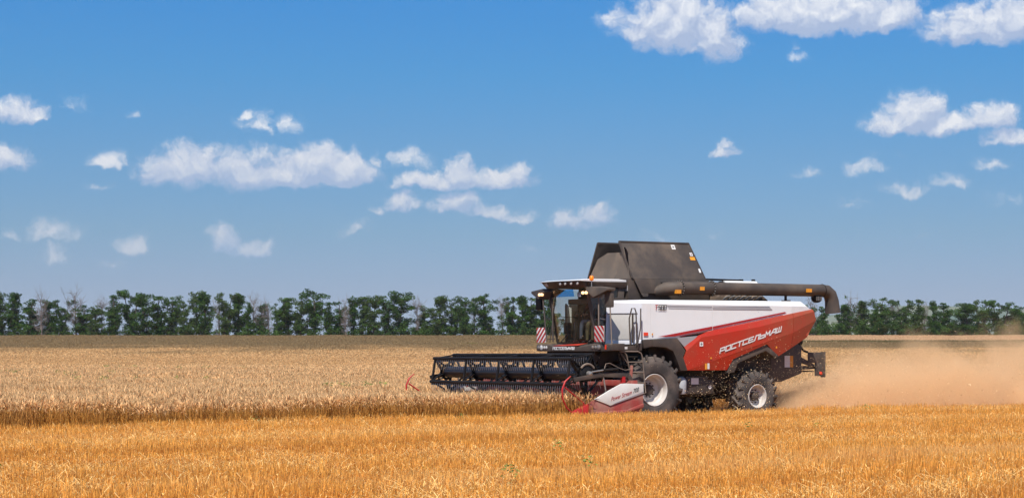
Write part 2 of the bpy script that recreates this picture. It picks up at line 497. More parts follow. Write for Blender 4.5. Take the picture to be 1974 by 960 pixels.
for sgn in (1, -1):
    # upper white panels, split by the seams
    cuts = [.365, .084, -2.057, -4.977]
    names = []
    for i in range(4):
        x0 = cuts[i] - (.006 if i else 0); x1 = cuts[i + 1] if i < 3 else None
        polys = []
        if i < 3:
            ks = sorted({x0, x1} | {p[0] for p in REDTOP if x1 < p[0] < x0}, reverse=True)
            low = [(x, interp_line(REDTOP, x)) for x in ks]
            polys.append([(x0, 3.26), (x1, 3.26)] + low[::-1])
            polys.append([(x0, interp_line(TOPL, x0)), (x1, interp_line(TOPL, x1)), (x1, 3.26), (x0, 3.26)])
        else:
            polys.append([(x0, 3.26), (-5.60, 3.26), (-5.70, 3.197), (-5.804, 3.184), (x0, interp_line(REDTOP, x0))])
            polys.append([(x0, interp_line(TOPL, x0)), (-5.434, 3.405), (-5.60, 3.26), (x0, 3.26)])
        wp = part('upper_side_panel', shell(polys, body_y, sgn, .025), WHITE, ang=12)
        if i == 0: up0 = wp
        if sgn == 1:
            dec = lambda pts, nm, mat, off=.004: shell([pts], lambda x, z: body_y(x, z) + off, 1, .003).build(nm, mat, wp)
            if i == 1:
                dec([(-.46, 3.225), (-2.05, 3.222), (-2.05, 3.165), (-.50, 3.172)], 'grey_stripe', GREYD)
                dec([(-.52, 3.148), (-2.05, 3.140), (-2.05, 3.122), (-.54, 3.130)], 'grey_stripe', GREYD)
            if i == 2:
                dec([(-2.066, 3.222), (-4.13, 3.245), (-4.14, 3.228), (-2.066, 3.204)], 'grey_stripe', GREYD)
                dec([(-2.066, 3.186), (-4.15, 3.21), (-4.24, 3.145), (-2.066, 3.122)], 'grey_stripe', GREYD)
                dec([(-4.70, 3.095), (-4.76, 3.07), (-2.066, 2.60), (-2.066, 2.665)], 'red_stripe', REDD)
                dec([(-4.62, 3.012), (-4.62, 3.000), (-2.066, 2.566), (-2.066, 2.583)], 'red_stripe', REDD)
            if i == 1:
                dec([(-.14, 2.372), (-2.05, 2.668), (-2.05, 2.602), (-.72, 2.385)], 'red_stripe', REDD)
                dec([(-.84, 2.378), (-2.05, 2.586), (-2.05, 2.569), (-.95, 2.372)], 'red_stripe', REDD)
            if i == 0:
                pass
    # red lower panel in three facets, split at the rear seam
    yT = lambda x: body_y(x, interp_line(REDTOP, x))

    def red_y(x, z):
        tp = max(0, -x - 4.9) * .10
        zt, z1, z2 = interp_line(REDTOP, x), interp_line(CR1, x), interp_line(CR2, x)
        if z >= zt - .002: return 1.725 - tp
        if abs(z - z1) < .004 or z > z1: return 1.77 - tp - .045 * (z - z1) / max(zt - z1, .02)
        if abs(z - z2) < .004 or z > z2: return 1.75 - tp
        return 1.75 - tp - (z2 - z) * .24

    def bandp(a, b, x0, x1):
        ks = sorted({x0, x1} | {p[0] for p in a + b if x1 < p[0] < x0}, reverse=True)
        return [(x, interp_line(a, x)) for x in ks] + [(x, interp_line(b, x)) for x in reversed(ks)]

    BOT = [(-1.18, 1.466), (-2.62, 1.47), (-2.795, 1.771), (-4.008, 2.192), (-4.518, 1.841), (-4.99, 2.08), (-5.62, 2.377), (-5.93, 2.86)]
    seam = -4.98
    # front part
    U = [(-1.10, 2.05), (-1.557, 2.411), (-1.62, 2.42)] + []
    polysF = [[(-1.04, 2.12), (-1.557, 2.411), (-1.62, 2.36), (-1.106, 1.991)],
              [(-1.557, 2.411)] + [(x, interp_line(REDTOP, x)) for x in (-1.9, -3.685, -4.972)] + [(-4.972, interp_line(CR1, -4.972)), (-3.685, 2.664), (-1.62, 2.36)],
              [(-1.106, 1.991), (-1.62, 2.36), (-3.685, 2.664), (-4.972, interp_line(CR1, -4.972)), (-4.972, interp_line(CR2, -4.972)), (-3.647, 2.159), (-1.139, 1.468), (-1.0, 1.80)],
              [(-1.139, 1.468), (-3.647, 2.159), (-4.972, interp_line(CR2, -4.972)), (-4.972, 2.07), (-4.518, 1.841), (-4.008, 2.192), (-2.795, 1.771), (-2.62, 1.47)]]

    def ryF(x, z):
        tab = {(-1.04, 2.12): 1.72, (-1.557, 2.411): 1.725, (-1.62, 2.36): 1.77, (-1.106, 1.991): 1.765, (-1.0, 1.80): 1.755, (-1.139, 1.468): 1.735}
        if (x, z) in tab: return tab[(x, z)]
        for line, yy in ((CR1, 1.77), (CR2, 1.75)):
            if abs(z - interp_line(line, x)) < .004: return yy - max(0, -x - 4.9) * .1
        if abs(z - interp_line(REDTOP, x)) < .03: return 1.725 - max(0, -x - 4.9) * .1
        return 1.75 - (interp_line(CR2, x) - z) * .24 - max(0, -x - 4.9) * .1
    rp = part('lower_side_panel', shell(polysF, ryF, sgn, .03), RED, ang=4)
    polysR = [[(-4.988, interp_line(REDTOP, -4.988)), (-5.804, 3.184), (-5.83, 3.12), (-4.988, interp_line(CR1, -4.988))],
              [(-4.988, interp_line(CR1, -4.988)), (-5.83, 3.12), (-5.93, 2.875), (-4.988, interp_line(CR2, -4.988))],
              [(-4.988, interp_line(CR2, -4.988)), (-5.93, 2.875), (-5.62, 2.377), (-4.988, 2.08)]]
    rq = part('rear_side_panel', shell(polysR, ryF, sgn, .03), RED, ang=4)
    # wheel arch
    arch = [(.044, 2.297), (-.774, 2.345), (-1.065, 1.991), (-.979, 1.838), (-1.139, 1.460), (-.894, 1.459), (-.774, 1.724), (-.628, 1.99), (-.387, 2.083), (.044, 2.109)]
    arch2 = [(.05, 2.109), (.353, 2.064), (.40, 2.288), (.05, 2.297)]
    part('front_wheel_arch', MB().prism(arch, sgn * 1.30, sgn * 1.775).prism(arch2, sgn * 1.30, sgn * 1.77), DARK, bevel=.02)
    ra = [(-2.62, 1.40), (-2.80, 1.765), (-4.008, 2.185), (-4.50, 1.85), (-4.38, 1.80), (-4.0, 2.0), (-2.98, 1.66), (-2.86, 1.40)]
    part('rear_wheel_arch', MB().prism(ra, sgn * 1.05, sgn * 1.69), BROWN, bevel=.01)
    if sgn == 1: LP, LR, UPF = rp, rq, up0

# decals on the left side
shell([[(-.80, 2.345), (-1.52, 2.405), (-1.10, 2.09), (-1.03, 2.125)]], lambda x, z: 1.728, 1, .02).build('grey_wedge', GREYD, LP)

GL = {  # blocky italic lettering, strokes on a 1 x 1 cell
    'Р': [[(0, 0), (0, 1), (1, 1), (1, .42), (0, .42)]],
    'О': [[(0, 0), (0, 1), (1, 1), (1, 0), (0, 0)]],
    'С': [[(1, 1), (0, 1), (0, 0), (1, 0)]],
    '0': [[(0, 0), (0, 1), (1, 1), (1, 0), (0, 0)]],
    '5': [[(1, 1), (0, 1), (0, .55), (1, .5), (1, 0), (0, 0)]],
    'Т': [[(0, 1), (1, 1)], [(.5, 1), (.5, 0)]],
    'Е': [[(1, 1), (0, 1), (0, 0), (1, 0)], [(0, .5), (.9, .5)]],
    'Л': [[(-.05, 0), (.15, .12), (.3, 1), (1, 1), (1, 0)]],
    'Ь': [[(0, 1), (0, 0), (1, 0), (1, .55), (0, .55)]],
    'М': [[(0, 0), (.08, 1), (.5, .35), (.92, 1), (1, 0)]],
    'А': [[(-.05, 0), (.5, 1), (1, 1), (1, 0)], [(.2, .36), (1, .36)]],
    'Ш': [[(0, 1), (0, 0), (1, 0), (1, 1)], [(.5, 1), (.5, 0)]],
}


def letters(word, width, h, th, slant=.28, gap=.30):
    """flat strokes in the plane (u right, v up), centred start at 0,0"""
    cw = width / (len(word) * (1 + gap) - gap); quads = []
    for i, ch in enumerate(word):
        x0 = i * cw * (1 + gap)
        for line in GL[ch]:
            P = [(x0 + a * cw + b * h * slant, b * h) for a, b in line]
            for j in range(len(P) - 1):
                (ax, ay), (bx, by) = P[j], P[j + 1]
                dx, dy = bx - ax, by - ay; L = math.hypot(dx, dy); dx /= L; dy /= L
                e = th * .5
                ax -= dx * e; ay -= dy * e; bx += dx * e; by += dy * e
                nx_, ny_ = -dy * e, dx * e
                quads.append([(ax + nx_, ay + ny_), (ax - nx_, ay - ny_), (bx - nx_, by - ny_), (bx + nx_, by + ny_)])
    return quads


def lay(quads, org, ux, uy, lift, name, mat, parent):
    org, ux, uy = Vector(org), Vector(ux).normalized(), Vector(uy).normalized(); nr = ux.cross(uy)
    mb = MB()
    for k_, q in enumerate(quads):
        P = [org + ux * a + uy * b + nr * (lift + .00015 * (k_ % 7)) for a, b in q]
        Q = [p - nr * .002 for p in P]
        mb.hexa(P + Q)
    return mb.build(name, mat, parent)


lay(letters('РОСТСЕЛЬМАШ', 2.30, .118, .034), (-2.27, 1.762, 1.935), (-1, 0, .278), (0, 0, 1), .006, 'lettering', WHITED, LP)


def text_mesh(body, size, org, ux, uy, mat, name, parent, shear=.25, bold=.0, xs=1.0):
    cu = bpy.data.curves.new('lettering_curve', 'FONT'); cu.body = body; cu.size = size; cu.shear = shear; cu.offset = bold; cu.extrude = .0015
    ob = bpy.data.objects.new('lettering_curve', cu); C.objects.link(ob)
    bpy.context.view_layer.update()
    me = bpy.data.meshes.new_from_object(ob.evaluated_get(bpy.context.evaluated_depsgraph_get()))
    bpy.data.objects.remove(ob); bpy.data.curves.remove(cu)
    ux, uy = Vector(ux).normalized(), Vector(uy).normalized(); nr = ux.cross(uy)
    M = Matrix(((ux.x * xs, uy.x, nr.x, org[0]), (ux.y * xs, uy.y, nr.y, org[1]), (ux.z * xs, uy.z, nr.z, org[2]), (0, 0, 0, 1)))
    me.transform(M); me.materials.clear()
    return link_mesh(name, me, parent, [mat])


lay(letters('Т', .085, .12, .020, .2), (-.045, 1.722, 3.10), (-1, 0, 0), (0, 0, 1), .003, 'model_lettering', REDD, UPF)
lay(letters('500', .255, .12, .020, .2, .42), (-.165, 1.722, 3.10), (-1, 0, 0), (0, 0, 1), .003, 'model_lettering', BLACKD, UPF)


def sticker(x, y, z, w, h, mat, parent, name='sticker', axis='y'):
    mb = MB()
    if axis == 'y': mb.box((x, y, z), (w, .004, h))
    else: mb.box((x, y, z), (.004, w, h))
    return mb.build(name, mat, parent)


sticker(-1.613, 1.775, 2.18, .12, .12, WHITED, LP)
lay([[(-.035, -.008), (-.035, .008), (.035, .008), (.035, -.008)], [(-.008, -.035), (.008, -.035), (.008, .035), (-.008, .035)]], (-1.613, 1.777, 2.18), (-1, 0, 0), (0, 0, 1), .002, 'fire_symbol', BLACKD, LP)
sticker(-1.80, 1.745, 1.575, .075, .16, ORANGED, LP); sticker(-1.885, 1.745, 1.58, .07, .16, WHITED, LP)
sticker(-1.96, 1.765, 1.80, .05, .05, ORANGED, LP); sticker(-4.35, 1.745, 2.10, .05, .05, ORANGED, LP)
# front corner panel beside the cab, with its hatch
fp = part('front_corner_panel', MB().hexa([(.40, 1.70, 2.296), (.455, 1.70, 2.17), (1.02, .93, 2.17), (1.02, .93, 2.296),
                                        (.33, 1.70, 2.296), (.36, 1.70, 2.17), (.97, .93, 2.17), (.97, .93, 2.296)])
          .hexa([(.40, 1.702, 2.296), (1.02, .93, 2.296), (.98, .93, 3.26), (.38, 1.702, 3.26), (.30, 1.65, 2.296), (.95, .90, 2.296), (.90, .90, 3.26), (.32, 1.65, 3.26)])
          .hexa([(.38, 1.702, 3.26), (.98, .93, 3.26), (.93, .93, 3.345), (.365, 1.61, 3.36), (.32, 1.65, 3.26), (.90, .90, 3.26), (.85, .88, 3.345), (.30, 1.60, 3.36)]), CORNERW, bevel=.012)
Hd = Vector((1.02 - .40, .93 - 1.70, 0)).normalized(); Hn = Vector((.77, .62, 0)).normalized()


def on_corner(s_, z, off): return Vector((.40, 1.702, 0)) + Hd * s_ + Hn * off + Vector((-.04 * (z - 2.3), 0, z))


MB().hexa([on_corner(.20, 2.30, .018), on_corner(.90, 2.30, .018), on_corner(.90, 2.96, .018), on_corner(.20, 2.96, .018),
           on_corner(.20, 2.30, .0), on_corner(.90, 2.30, .0), on_corner(.90, 2.96, .0), on_corner(.20, 2.96, .0)]).build('hatch', GREYPANEL, fp, .004)
MB().hexa([on_corner(.12, 2.98, .022), on_corner(.95, 2.98, .022), on_corner(.95, 3.0, .022), on_corner(.12, 3.0, .022),
           on_corner(.12, 2.98, .0), on_corner(.95, 2.98, .0), on_corner(.95, 3.0, .0), on_corner(.12, 3.0, .0)]).build('hatch_gutter', DARK, fp)
sticker(.26, 1.727, 2.445, .15, .085, REDLENS, UPF, 'reflector'); sticker(.04, 1.728, 2.44, .04, .05, ORANGED, UPF)
part('front_corner_panel', MB().hexa([(.40, -1.70, 3.26), (.455, -1.70, 2.17), (1.02, -.93, 2.17), (1.02, -.93, 3.30), (.33, -1.70, 3.26), (.36, -1.70, 2.17), (.95, -.93, 2.17), (.95, -.93, 3.30)]), WHITE, bevel=.012)

# inner hull, grain tank, chassis
hull = MB().span(.30, -4.95, -1.62, 1.62, 2.30, 3.28)
hull.hexa([(-4.95, -1.6, 2.1), (-4.95, 1.6, 2.1), (-4.95, 1.6, 3.28), (-4.95, -1.6, 3.28), (-5.72, -1.5, 2.6), (-5.72, 1.5, 2.6), (-5.62, 1.5, 3.17), (-5.62, -1.5, 3.17)])
part('body_hull', hull, DARK)
part('rear_hood', MB().hexa([(-5.62, -1.63, 2.40), (-5.62, 1.63, 2.40), (-5.93, 1.60, 2.86), (-5.93, -1.60, 2.86), (-5.55, -1.6, 2.5), (-5.55, 1.6, 2.5), (-5.80, 1.58, 2.9), (-5.80, -1.58, 2.9)])
     .hexa([(-5.93, -1.60, 2.87), (-5.93, 1.60, 2.87), (-5.80, 1.60, 3.19), (-5.80, -1.60, 3.19), (-5.85, -1.57, 2.9), (-5.85, 1.57, 2.9), (-5.72, 1.57, 3.17), (-5.72, -1.57, 3.17)]), RED, bevel=.01)
ch = MB()
ch.span(.55, -5.0, -.95, .95, 1.0, 2.32)
ch.span(-.2, -4.6, -1.25, 1.25, 1.45, 2.30)
ch.hexa([(-4.9, -.8, 1.15), (-4.9, .8, 1.15), (-4.9, .8, 2.4), (-4.9, -.8, 2.4), (-5.95, -.8, 1.45), (-5.95, .8, 1.45), (-5.75, .8, 2.45), (-5.75, -.8, 2.45)])
ch.hexa([(-.6, -.7, .62), (-.6, .7, .62), (-.6, .7, 1.2), (-.6, -.7, 1.2), (-4.2, -.7, .85), (-4.2, .7, .85), (-4.2, .7, 1.3), (-4.2, -.7, 1.3)])
part('chassis', ch, CHASSIS, bevel=.02)
# straw chopper sides
cp = part('chopper_housing', MB().prism([(-4.45, 1.85), (-4.95, 2.12), (-5.72, 2.46), (-5.97, 2.20), (-5.97, 1.70), (-5.98, 1.36), (-5.2, 1.12), (-4.5, 1.15)], -.95, 1.0), BROWN, bevel=.02)
sticker(-5.42, 1.004, 1.70, .20, .33, WHITED, cp, 'warning_label'); sticker(-5.58, 1.007, 1.70, .12, .33, ORANGED, cp, 'warning_label')
hose = [(-5.85, .9, 2.36), (-6.0, .9, 2.30), (-6.02, .9, 2.12), (-6.15, .9, 2.0), (-6.3, .9, 1.97)]
MB().tube(hose, .03, 8).build('hose', BLACK, cp)
MB().lathe([(-.06, .02), (-.05, .10), (.05, .10), (.06, .02)], (-5.92, .95, 2.26), 14).build('pulley', BLACK, cp)
sp_ = MB()
sp_.hexa([(-6.25, .98, 1.66), (-6.84, .98, 1.66), (-6.84, .98, 1.965), (-6.25, .98, 1.965), (-6.25, .95, 1.66), (-6.84, .95, 1.66), (-6.84, .95, 1.965), (-6.25, .95, 1.965)])
sp_.span(-6.52, -6.84, .95, .98, 1.28, 1.665)
sp_.span(-6.80, -6.86, .9, 1.05, 1.24, 1.98)
sp_.hexa([(-5.95, -.8, 1.45), (-5.95, .8, 1.45), (-6.8, .95, 1.50), (-6.8, -.95, 1.50), (-5.95, -.8, 1.58), (-5.95, .8, 1.58), (-6.8, .95, 1.56), (-6.8, -.95, 1.56)])
sp_.hexa([(-5.98, .85, 1.68), (-5.98, .95, 1.68), (-5.98, .95, 1.84), (-5.98, .85, 1.84), (-6.55, .85, 1.52), (-6.55, .95, 1.52), (-6.55, .95, 1.60), (-6.55, .85, 1.60)])
sp_.span(-6.25, -6.84, -.98, -.95, 1.28, 1.965)
spo = part('straw_spreader', sp_, BROWN, bevel=.006)
for sgn in (1, -1):
    MB().lathe([(-.02, .005), (-.02, .045), (.02, .045), (.03, .005)], (-6.72, sgn * 1.0, 1.36), 14).build('tail_light', REDLENS, spo)
for yy in (-.45, .45):
    MB().lathe([(-.03, .05), (-.02, .38), (.0, .38), (.02, .05)], (-6.45, yy, 1.42), 20, 'z').build('spreader_disc', CHASSIS, spo)

# grain tank box, the two lids leaning in and the sheets between them
part('grain_tank', MB().hexa([(.30, -1.0, 3.28), (.30, 1.0, 3.28), (.27, 1.0, 3.95), (.27, -1.0, 3.95), (-2.5, -1.0, 3.28), (-2.5, 1.0, 3.28), (-2.6, 1.0, 3.93), (-2.6, -1.0, 3.93)])
     .span(.9, .30, -.95, .95, 3.28, 3.42), DARK, bevel=.01)
part('tank_side_sheet', MB().hexa([(.144, 1.06, 3.94), (-.765, 1.06, 3.95), (-.765, 1.10, 3.555), (-.06, 1.10, 3.555), (.144, 1.03, 3.94), (-.765, 1.03, 3.95), (-.765, 1.07, 3.555), (-.06, 1.07, 3.555)])
     .hexa([(-.06, 1.10, 3.552), (-.317, 1.10, 3.552), (-.28, 1.12, 3.462), (-.122, 1.12, 3.459), (-.06, 1.07, 3.552), (-.317, 1.07, 3.552), (-.28, 1.09, 3.462), (-.122, 1.09, 3.459)])
     .hexa([(-.765, 1.03, 3.95), (-2.5, 1.03, 3.965), (-2.5, 1.05, 3.86), (-.765, 1.05, 3.86), (-.765, 1.0, 3.95), (-2.5, 1.0, 3.965), (-2.5, 1.01, 3.86), (-.765, 1.01, 3.86)]), BROWN, bevel=.004)
for sgn in (1, -1):
    lid = MB().hexa([(.141, sgn * 1.03, 3.945), (-2.36, sgn * 1.03, 3.972), (-2.19, sgn * .50, 4.985), (.20, sgn * .50, 4.965),
                     (.141, sgn * 1.0, 3.94), (-2.36, sgn * 1.0, 3.965), (-2.19, sgn * .47, 4.98), (.20, sgn * .47, 4.96)])
    lo = part('grain_tank_lid', lid, BROWN, bevel=.004)
    rim_ = MB().bar((.215, sgn * .485, 4.97), (-2.20, sgn * .485, 4.99), .07, .05).bar((.18, sgn * 1.01, 3.95), (.215, sgn * .485, 4.97), .045, .05).bar((-2.38, sgn * 1.01, 3.97), (-2.20, sgn * .485, 4.99), .045, .05)
    rim_.build('lid_edge', DARK, lo, .004)
    if sgn == 1:
        def on_lid(x, z): t = (z - 3.96) / 1.02; return Vector((x, 1.035 - .53 * t, z))
        def lidst(x, z, w, h, mat, nm='sticker'):
            P = [on_lid(x - w / 2, z - h / 2), on_lid(x + w / 2, z - h / 2), on_lid(x + w / 2, z + h / 2), on_lid(x - w / 2, z + h / 2)]
            o_ = Vector((0, .006, .003)); MB().hexa([p + o_ for p in P] + [p for p in P]).build(nm, mat, lo)
        lidst(-1.60, 4.87, .13, .13, WHITED); lidst(-1.60, 4.87, .05, .05, BLACKD, 'fire_symbol'); lidst(-2.16, 4.56, .17, .09, ORANGED); lidst(-2.16, 4.68, .09, .09, WHITED); lidst(-2.16, 4.68, .045, .045, REDD, 'warning_symbol'); lidst(-2.27, 4.22, .06, .11, WHITED)
# the front sheet, a folded plate
part('tank_front_sheet', MB().plate([(.27, -.86, 3.95), (.24, .28, 3.95), (.10, .70, 4.68), (.10, -.20, 4.69), (.14, -.60, 4.53)], .02)
     .plate([(.24, .285, 3.95), (.24, 1.0, 3.95), (.17, .60, 4.82), (.12, .60, 4.82), (.09, .705, 4.68)], .02), paint('tank_sheet', (.105, .085, .068), .6, .6, dustcol=(.21, .15, .11, 1)), bevel=0)
part('tank_rear_sheet', MB().plate([(-2.4, .95, 3.95), (-2.4, -.95, 3.95), (-2.22, -.5, 4.9), (-2.22, .5, 4.9)], .02), BROWN)
sign = MB().box((.30, .62, 3.72), (.005, .01, .01))
GT = [o for o in HV.children if o.name.startswith('grain_tank') and 'lid' not in o.name][0]
for (y_, z_, w_, h_, mt) in ((.60, 3.70, .17, .15, ORANGED), (.60, 3.55, .09, .16, ORANGED), (.80, 3.69, .18, .15, GREYD), (.66, 3.84, .09, .10, GREYD)):
    sticker(.302, y_ + .1, z_, w_, h_, mt, GT, 'notice', 'x')

# unloading auger folded back along the machine
au = MB().tube([(-1.16, 1.42, 3.70), (-2.2, 1.40, 3.715), (-6.45, 1.34, 3.735)], .175, 28)
ag = part('unloading_auger', au, BROWN, ang=40)
MB().tube([(-.62, 1.0, 3.60), (-.80, 1.22, 3.68), (-1.0, 1.38, 3.70), (-1.16, 1.42, 3.70)], [.13, .185, .19, .185], 20).build('auger_elbow', BROWN, ag, 0, 50)
MB().tube([(-6.44, 1.34, 3.735), (-6.62, 1.34, 3.72), (-6.76, 1.34, 3.62), (-6.83, 1.34, 3.45), (-6.87, 1.34, 3.09)], [.178, .185, .195, .20, .225], 24, caps=False).build('auger_spout', BROWN, ag, 0, 50)
for xx in (-1.17, -2.28):
    fl_ = MB().lathe([(-.012, .17), (-.012, .215), (.012, .215), (.012, .17)], (xx, 1.415 - .012 * (-xx - 1), 3.70 + .007 * (-xx)), 28, 'x'); bb = fl_
    for k_ in range(16):
        t = k_ * math.pi / 8; bb.box((xx + .02, 1.415 - .012 * (-xx - 1) + .198 * math.cos(t), 3.70 + .007 * (-xx) + .198 * math.sin(t)), (.025, .028, .028), None, 1)
    bb.build('auger_flange', [DARK, STEEL], ag)
MB().lathe([(-.006, .17), (-.006, .19), (.006, .19), (.006, .17)], (-6.45, 1.34, 3.735), 24, 'x').build('spout_clamp', BLACK, ag)
for xx, zz in ((-.98, 3.60), (-1.80, 3.70), (-5.75, 3.72)):
    t0 = R(8)
    MB().hexa([(xx - .08, 1.59, zz - .05), (xx + .08, 1.59, zz - .05), (xx + .08, 1.592, zz + .05), (xx - .08, 1.592, zz + .05), (xx - .08, 1.50, zz - .05), (xx + .08, 1.50, zz - .05), (xx + .08, 1.50, zz + .05), (xx - .08, 1.50, zz + .05)]).build('warning_label', ORANGED, ag)
MB().lathe([(-.09, .05), (-.08, .14), (-.03, .15), (.03, .15), (.08, .14), (.09, .05)], (-6.22, 1.36, 3.53), 18).build('auger_work_light', BLACK, ag)
wl = MB()
for k_ in range(4): wl.box((-6.32 + .06 * k_, 1.46, 3.50), (.018, .02, .12))
wl.build('light_guard', STEEL, ag)
part('auger_rest', MB().span(-5.02, -5.10, 1.2, 1.5, 3.38, 3.44).span(-5.04, -5.07, 1.3, 1.38, 3.44, 3.56), CHASSIS)

# engine deck: air pipe, rails, machinery
eng = MB()
eng.span(-2.6, -4.3, -1.1, 1.0, 3.28, 3.50)
rr_ = random.Random(3)
for k_ in range(16):
    x_ = -2.7 - rr_.random() * 2.1; y_ = .3 + rr_.random() * .7
    eng.box((x_, y_, 3.44 + rr_.random() * .08), (.08 + rr_.random() * .25, .1, .10 + rr_.random() * .13), ('Y', rr_.uniform(-.8, .8)))
eng.hexa([(-4.2, -.9, 3.35), (-4.2, .9, 3.35), (-4.2, .9, 3.62), (-4.2, -.9, 3.62), (-4.75, -.9, 3.35), (-4.75, .9, 3.35), (-4.4, .9, 3.62), (-4.4, -.9, 3.62)])
eo = part('engine', eng, paint('engine_iron', (.07, .052, .042), .6, .6, dustcol=(.30, .21, .14, 1)), bevel=.01)
gp = MB()
for k_ in range(7):
    x_ = -3.0 - .2 * k_; gp.tube([(x_, 1.05, 3.42), (x_ - .1, 1.07, 3.50), (x_ - .22, 1.05, 3.53)], .03, 7)
gp.build('pipes', STEEL, eo, 0, 50)
part('exhaust_muffler', MB().tube([(-3.62, .30, 3.84), (-4.82, .30, 3.85)], .155, 20), WHITE, ang=40)
mfl = MB().tube([(-3.50, .30, 3.84), (-3.60, .30, 3.84)], .135, 16); mfl.build('muffler_end', BLACK, [o for o in HV.children if o.name.startswith('exhaust')][0], 0, 40)
part('deck_rail', MB().bar((-2.4, .35, 4.015), (-4.35, .25, 4.015), .05, .055).bar((-4.42, .2, 3.975), (-5.0, .2, 3.972), .03, .03).span(-4.28, -4.38, .2, .3, 3.99, 4.05)
     .span(-4.80, -4.88, .16, .24, 3.98, 4.06).bar((-4.90, .2, 3.97), (-4.93, .2, 3.5), .03, .03).bar((-4.1, .2, 4.0), (-4.1, .2, 3.5), .03, .03).bar((-2.6, .3, 4.0), (-2.6, .3, 3.5), .03, .03), BLACK)

# wheels


def wheel(name, cx, y_out, cz, Rt, Wt, rimr, sgn, lugs, dish, hubr):
    w = empty(name, (cx, 0, cz), 0, HV); w['label'] = 'large front drive wheel' if Rt > .8 else 'smaller rear wheel'
    yo, yi = sgn * y_out, sgn * (y_out - Wt)
    s = sgn
    c0 = .055
    prof = [(yo - s * .03, rimr + .01), (yo + s * .02, rimr + .05), (yo + s * c0, rimr + (Rt - rimr) * .45), (yo + s * .03, Rt - .15), (yo - s * .03, Rt - .075), (yo - s * .12, Rt - .055),
            ((yo + yi) / 2, Rt - .045), (yi + s * .12, Rt - .055), (yi + s * .03, Rt - .075), (yi - s * .03, Rt - .15), (yi - s * c0, rimr + (Rt - rimr) * .45), (yi - s * .02, rimr + .05), (yi + s * .03, rimr + .01)]
    ty = MB().lathe(prof, (0, 0, 0), 64, closed=False)
    # chevron lugs
    for side in (0, 1):
        for k_ in range(lugs):
            a0 = 2 * math.pi * (k_ + .5 * side) / lugs
            pts = []
            for t in (0, .33, .66, 1.0):
                if side == 0: y_ = yo + s * .015 + (yi - yo) * (.53 * t)
                else: y_ = yi - s * .015 + (yo - yi) * (.53 * t)
                a_ = a0 + (t ** .8) * .34 * s * (1 if s > 0 else 1)
                pts.append((a_, y_, t))
            w0 = .034 if Rt > .8 else .030
            for j in range(3):
                (a, y_, t), (b_, y2, t2) = pts[j], pts[j + 1]
                ro, ri = Rt, Rt - .085
                def P(an, rr, yy, da): return (math.cos(an + da) * rr, yy, math.sin(an + da) * rr)
                da = w0 / Rt
                ty.hexa([P(a, ri, y_, -da * 1.3), P(a, ri, y_, da * 1.3), P(b_, ri, y2, da * 1.3), P(b_, ri, y2, -da * 1.3),
                         P(a, ro, y_, -da * .8), P(a, ro, y_, da * .8), P(b_, ro, y2, da * .8), P(b_, ro, y2, -da * .8)])
            # shoulder of the lug running down the sidewall
            ye = yo if side == 0 else yi; se = s if side == 0 else -s
            a = a0; da = w0 / Rt
            def P(an, rr, yy, d): return (math.cos(an + d) * rr, yy, math.sin(an + d) * rr)
            ty.hexa([P(a, Rt - .165, ye + se * .028, -da), P(a, Rt - .165, ye + se * .028, da), P(a, Rt - .02, ye - se * .01, da * 1.2), P(a, Rt - .02, ye - se * .01, -da * 1.2),
                     P(a, Rt - .165, ye + se * .052, -da * .8), P(a, Rt - .165, ye + se * .052, da * .8), P(a, Rt - .01, ye + se * .022, da), P(a, Rt - .01, ye + se * .022, -da)])
    ty.build('tyre', RUBBER, w, 0, 35)
    rp_ = [(yo - s * .035, rimr + .012), (yo + s * .005, rimr + .012), (yo + s * .012, rimr), (yo, rimr - .02), (yo - s * .06, rimr - .035), (yo - s * .12, rimr - .04),
           (yo - s * .16, rimr - .075), (yo - s * (dish - .05), rimr - .085), (yo - s * dish, rimr - .16), (yo - s * (dish - .03), hubr + .10), (yo - s * (dish - .03), .02)]
    MB().lathe(rp_, (0, 0, 0), 48).build('rim', RIMW, w, 0, 25)
    hb = MB().lathe([(yo - s * (dish - .03), hubr + .01), (yo - s * (dish - .10), hubr), (yo - s * (dish - .15), hubr * .8), (yo - s * (dish - .16), .01)], (0, 0, 0), 20)
    for k_ in range(10):
        t = k_ * math.pi / 5; q = hubr + .055
        hb.lathe([(yo - s * (dish - .02), .022), (yo - s * (dish - .075), .018), (yo - s * (dish - .08), .001)], (q * math.cos(t), 0, q * math.sin(t)), 6)
    hb.build('hub', DARK, w, 0, 30)
    return w


for sgn in (1, -1):
    wheel('front_wheel', 0, 1.77, .945, .955, .78, .425, sgn, 20, .33, .135)
    wheel('rear_wheel', -3.775, 1.60, .738, .745, .50, .322, sgn, 18, .20, .125)
part('front_axle', MB().tube([(0, -1.5, .945), (0, 1.5, .945)], .16, 14).span(-.3, .3, -1.0, 1.0, .8, 1.2), CHASSIS, bevel=.01)
part('rear_axle', MB().bar((-3.775, -1.3, .74), (-3.775, 1.3, .74), .18, .2), CHASSIS, bevel=.01)

